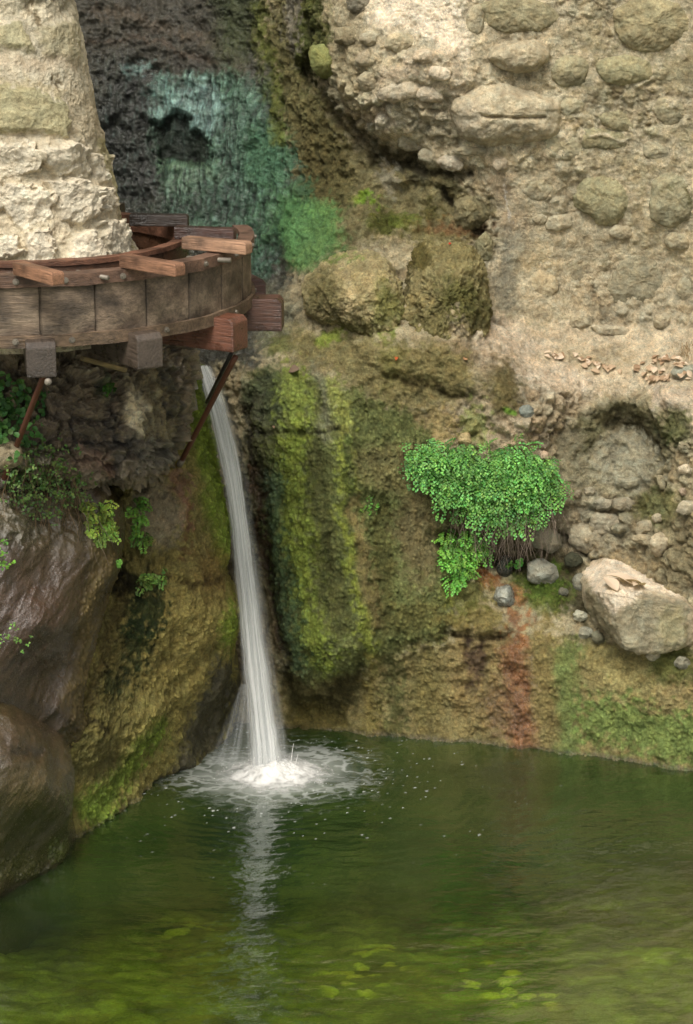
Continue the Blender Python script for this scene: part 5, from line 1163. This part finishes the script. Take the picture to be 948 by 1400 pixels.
fern('maidenhair_fern', 'tiny sprig at the lower edge of the dark cleft', [(152, 764), (164, 764), (160, 774)], 3, .04, .012, (130, 176, 84))
ivy('small_plant', 'fine dry grass fringe at the far right end of the ledge', [(918, 470), (948, 465), (955, 490), (930, 496)], 10, .01, (150, 130, 90), stems=46, slen=.12, scol=(160, 134, 96))

# dry leaves on the ledge
def dleaf():
    a = np.linspace(-1, 1, 9); A, B = np.meshgrid(a, np.linspace(0, 1, 9)); wd = np.sin(np.clip(B, .02, 1) ** .8 * math.pi) * .38 * (1 + .12 * np.sin(B * 25)); x = A * wd
    z = .22 * np.abs(A) ** 1.3 * wd * 1.6 + .10 * np.sin(B * 3) + .02 * np.sin(A * 9 + B * 7)
    me = make_mesh('dry_leaf', np.stack([x, B - .5, z], -1).reshape(-1, 3), grid_faces(9, 9), None)
    return me
protos = []
for cc_ in ((196, 170, 142), (166, 138, 110), (222, 200, 176)):
    o = dleaf(); addcol(o, cc_); o.data.materials.append(M_dry); protos.append(o.data); bpy.data.objects.remove(o)
def put_leaf(u, v, s, label, k=None, group=None, up=.012):
    p, n = hit(u, v); o = bpy.data.objects.new('dry_leaf', protos[k if k is not None else rg.integers(3)]); col.objects.link(o)
    nn = Vector(n) + Vector((0, -.1, 1.0)) + Vector(rv(.25)); nn.normalize(); x = nn.cross(Vector(rv())).normalized(); y = nn.cross(x)
    o.matrix_world = Matrix.Translation(Vector(p) + nn * up) @ Matrix((x, y, nn)).transposed().to_4x4() @ Matrix.Diagonal((s, s * rg.uniform(.9, 1.3), s, 1)); tag(o, label, 'leaf', group); return o
for k in range(74):
    if k < 46: u, v = inpoly([(872, 500), (900, 488), (945, 492), (948, 520), (880, 524), (862, 516)])
    else:
        t = rg.random(); u = 745 + t * 110; v = 484 + t * 26 + rg.normal(0, 3)
    put_leaf(u, v, rg.uniform(.035, .07), 'curled tan dry leaf among the litter on the sloping ledge', None, 'dry leaves littering the ledge')
def redleaf(u, v, c, label, s=.035):
    o = put_leaf(u, v, s, label, 0); o.data = o.data.copy(); l = lin(c) * ALB; o.data.attributes['Col'].data.foreach_set('color', np.tile([*l, 1.], len(o.data.vertices)).astype(f32))
redleaf(541, 491, (190, 96, 50), 'orange fallen leaf on the mossy slab under the left mossy boulder')
redleaf(634, 492, (196, 150, 110), 'tan fallen leaf on the slab under the right mossy boulder', .05); redleaf(615, 334, (200, 70, 50), 'tiny red petal on top of the right mossy boulder', .02)
redleaf(374, 586, (170, 140, 112), 'small brown leaf stuck on the column beside the fall', .03)
for (u, v, s) in ((403, 508, .10),):
    o = redleaf(u, v, (128, 108, 90), 'crumpled grey-brown dead leaf hanging at the top of the column', s)
# the big curled leaf on the pale boulder
for (du, s) in ((-14, .13), (12, .14)):
    pass
root = empty('dry_leaf', tuple(hit(850, 800)[0])); tag(root, 'large curled pale dry leaf lying on top of the pale angular boulder', 'leaf')
for i, (u, v, s, a) in enumerate(((834, 803, .14, .5), (848, 797, .16, 1.25), (862, 800, .15, 1.9), (872, 805, .13, 2.6))):
    p, n = hit(u, v); o = bpy.data.objects.new('leaf_lobe', protos[2]); col.objects.link(o)
    o.matrix_world = Matrix.Translation(Vector(p) + Vector((0, -.01, .025))) @ Matrix.Rotation(a, 4, 'Z') @ Matrix.Rotation(.25, 4, 'X') @ Matrix.Diagonal((s, s * 1.3, s, 1)); keep(o, root)

# ------------------------------------------------------------------ light, sky, camera
w = bpy.data.worlds.new('World'); sc.world = w; w.use_nodes = True; nt = w.node_tree; nt.nodes.clear()
sky = nt.nodes.new('ShaderNodeTexSky'); sky.sky_type = 'NISHITA'; sky.sun_disc = False; sky.sun_elevation = R(54); sky.sun_rotation = R(197); sky.dust_density = 4; sky.air_density = 1.
hs = nt.nodes.new('ShaderNodeHueSaturation'); hs.inputs['Saturation'].default_value = .35; tn = nt.nodes.new('ShaderNodeMix'); tn.data_type = 'RGBA'; tn.blend_type = 'MULTIPLY'; tn.inputs[0].default_value = 1; tn.inputs[7].default_value = (1.28, 1.25, 1.14, 1)
bg = nt.nodes.new('ShaderNodeBackground'); bg.inputs['Strength'].default_value = .15; wo = nt.nodes.new('ShaderNodeOutputWorld')
nt.links.new(sky.outputs[0], hs.inputs['Color']); nt.links.new(hs.outputs[0], tn.inputs[6]); nt.links.new(tn.outputs[2], bg.inputs['Color']); nt.links.new(bg.outputs[0], wo.inputs[0])
sl = bpy.data.lights.new('sun', 'SUN'); sl.energy = 3.0; sl.angle = R(22); sl.color = (1, .955, .88); so = bpy.data.objects.new('sun', sl); col.objects.link(so)
az, el = R(197), R(54); dvec = Vector((math.sin(az) * math.cos(el), math.cos(az) * math.cos(el), math.sin(el))); so.rotation_euler = dvec.to_track_quat('Z', 'Y').to_euler(); so.location = (0, 5, 20)
cd = bpy.data.cameras.new('camera'); cd.sensor_fit = 'VERTICAL'; cd.angle_y = VF; cd.clip_end = 300; co = bpy.data.objects.new('camera', cd); col.objects.link(co)
co.location = (0, 0, CAMZ); co.rotation_euler = (R(90) - PITCH, 0, 0); sc.camera = co
sc.view_settings.view_transform = 'Standard'; sc.view_settings.look = 'None'; sc.view_settings.exposure = 0
sc.cycles.transparent_max_bounces = 16; sc.cycles.max_bounces = 6
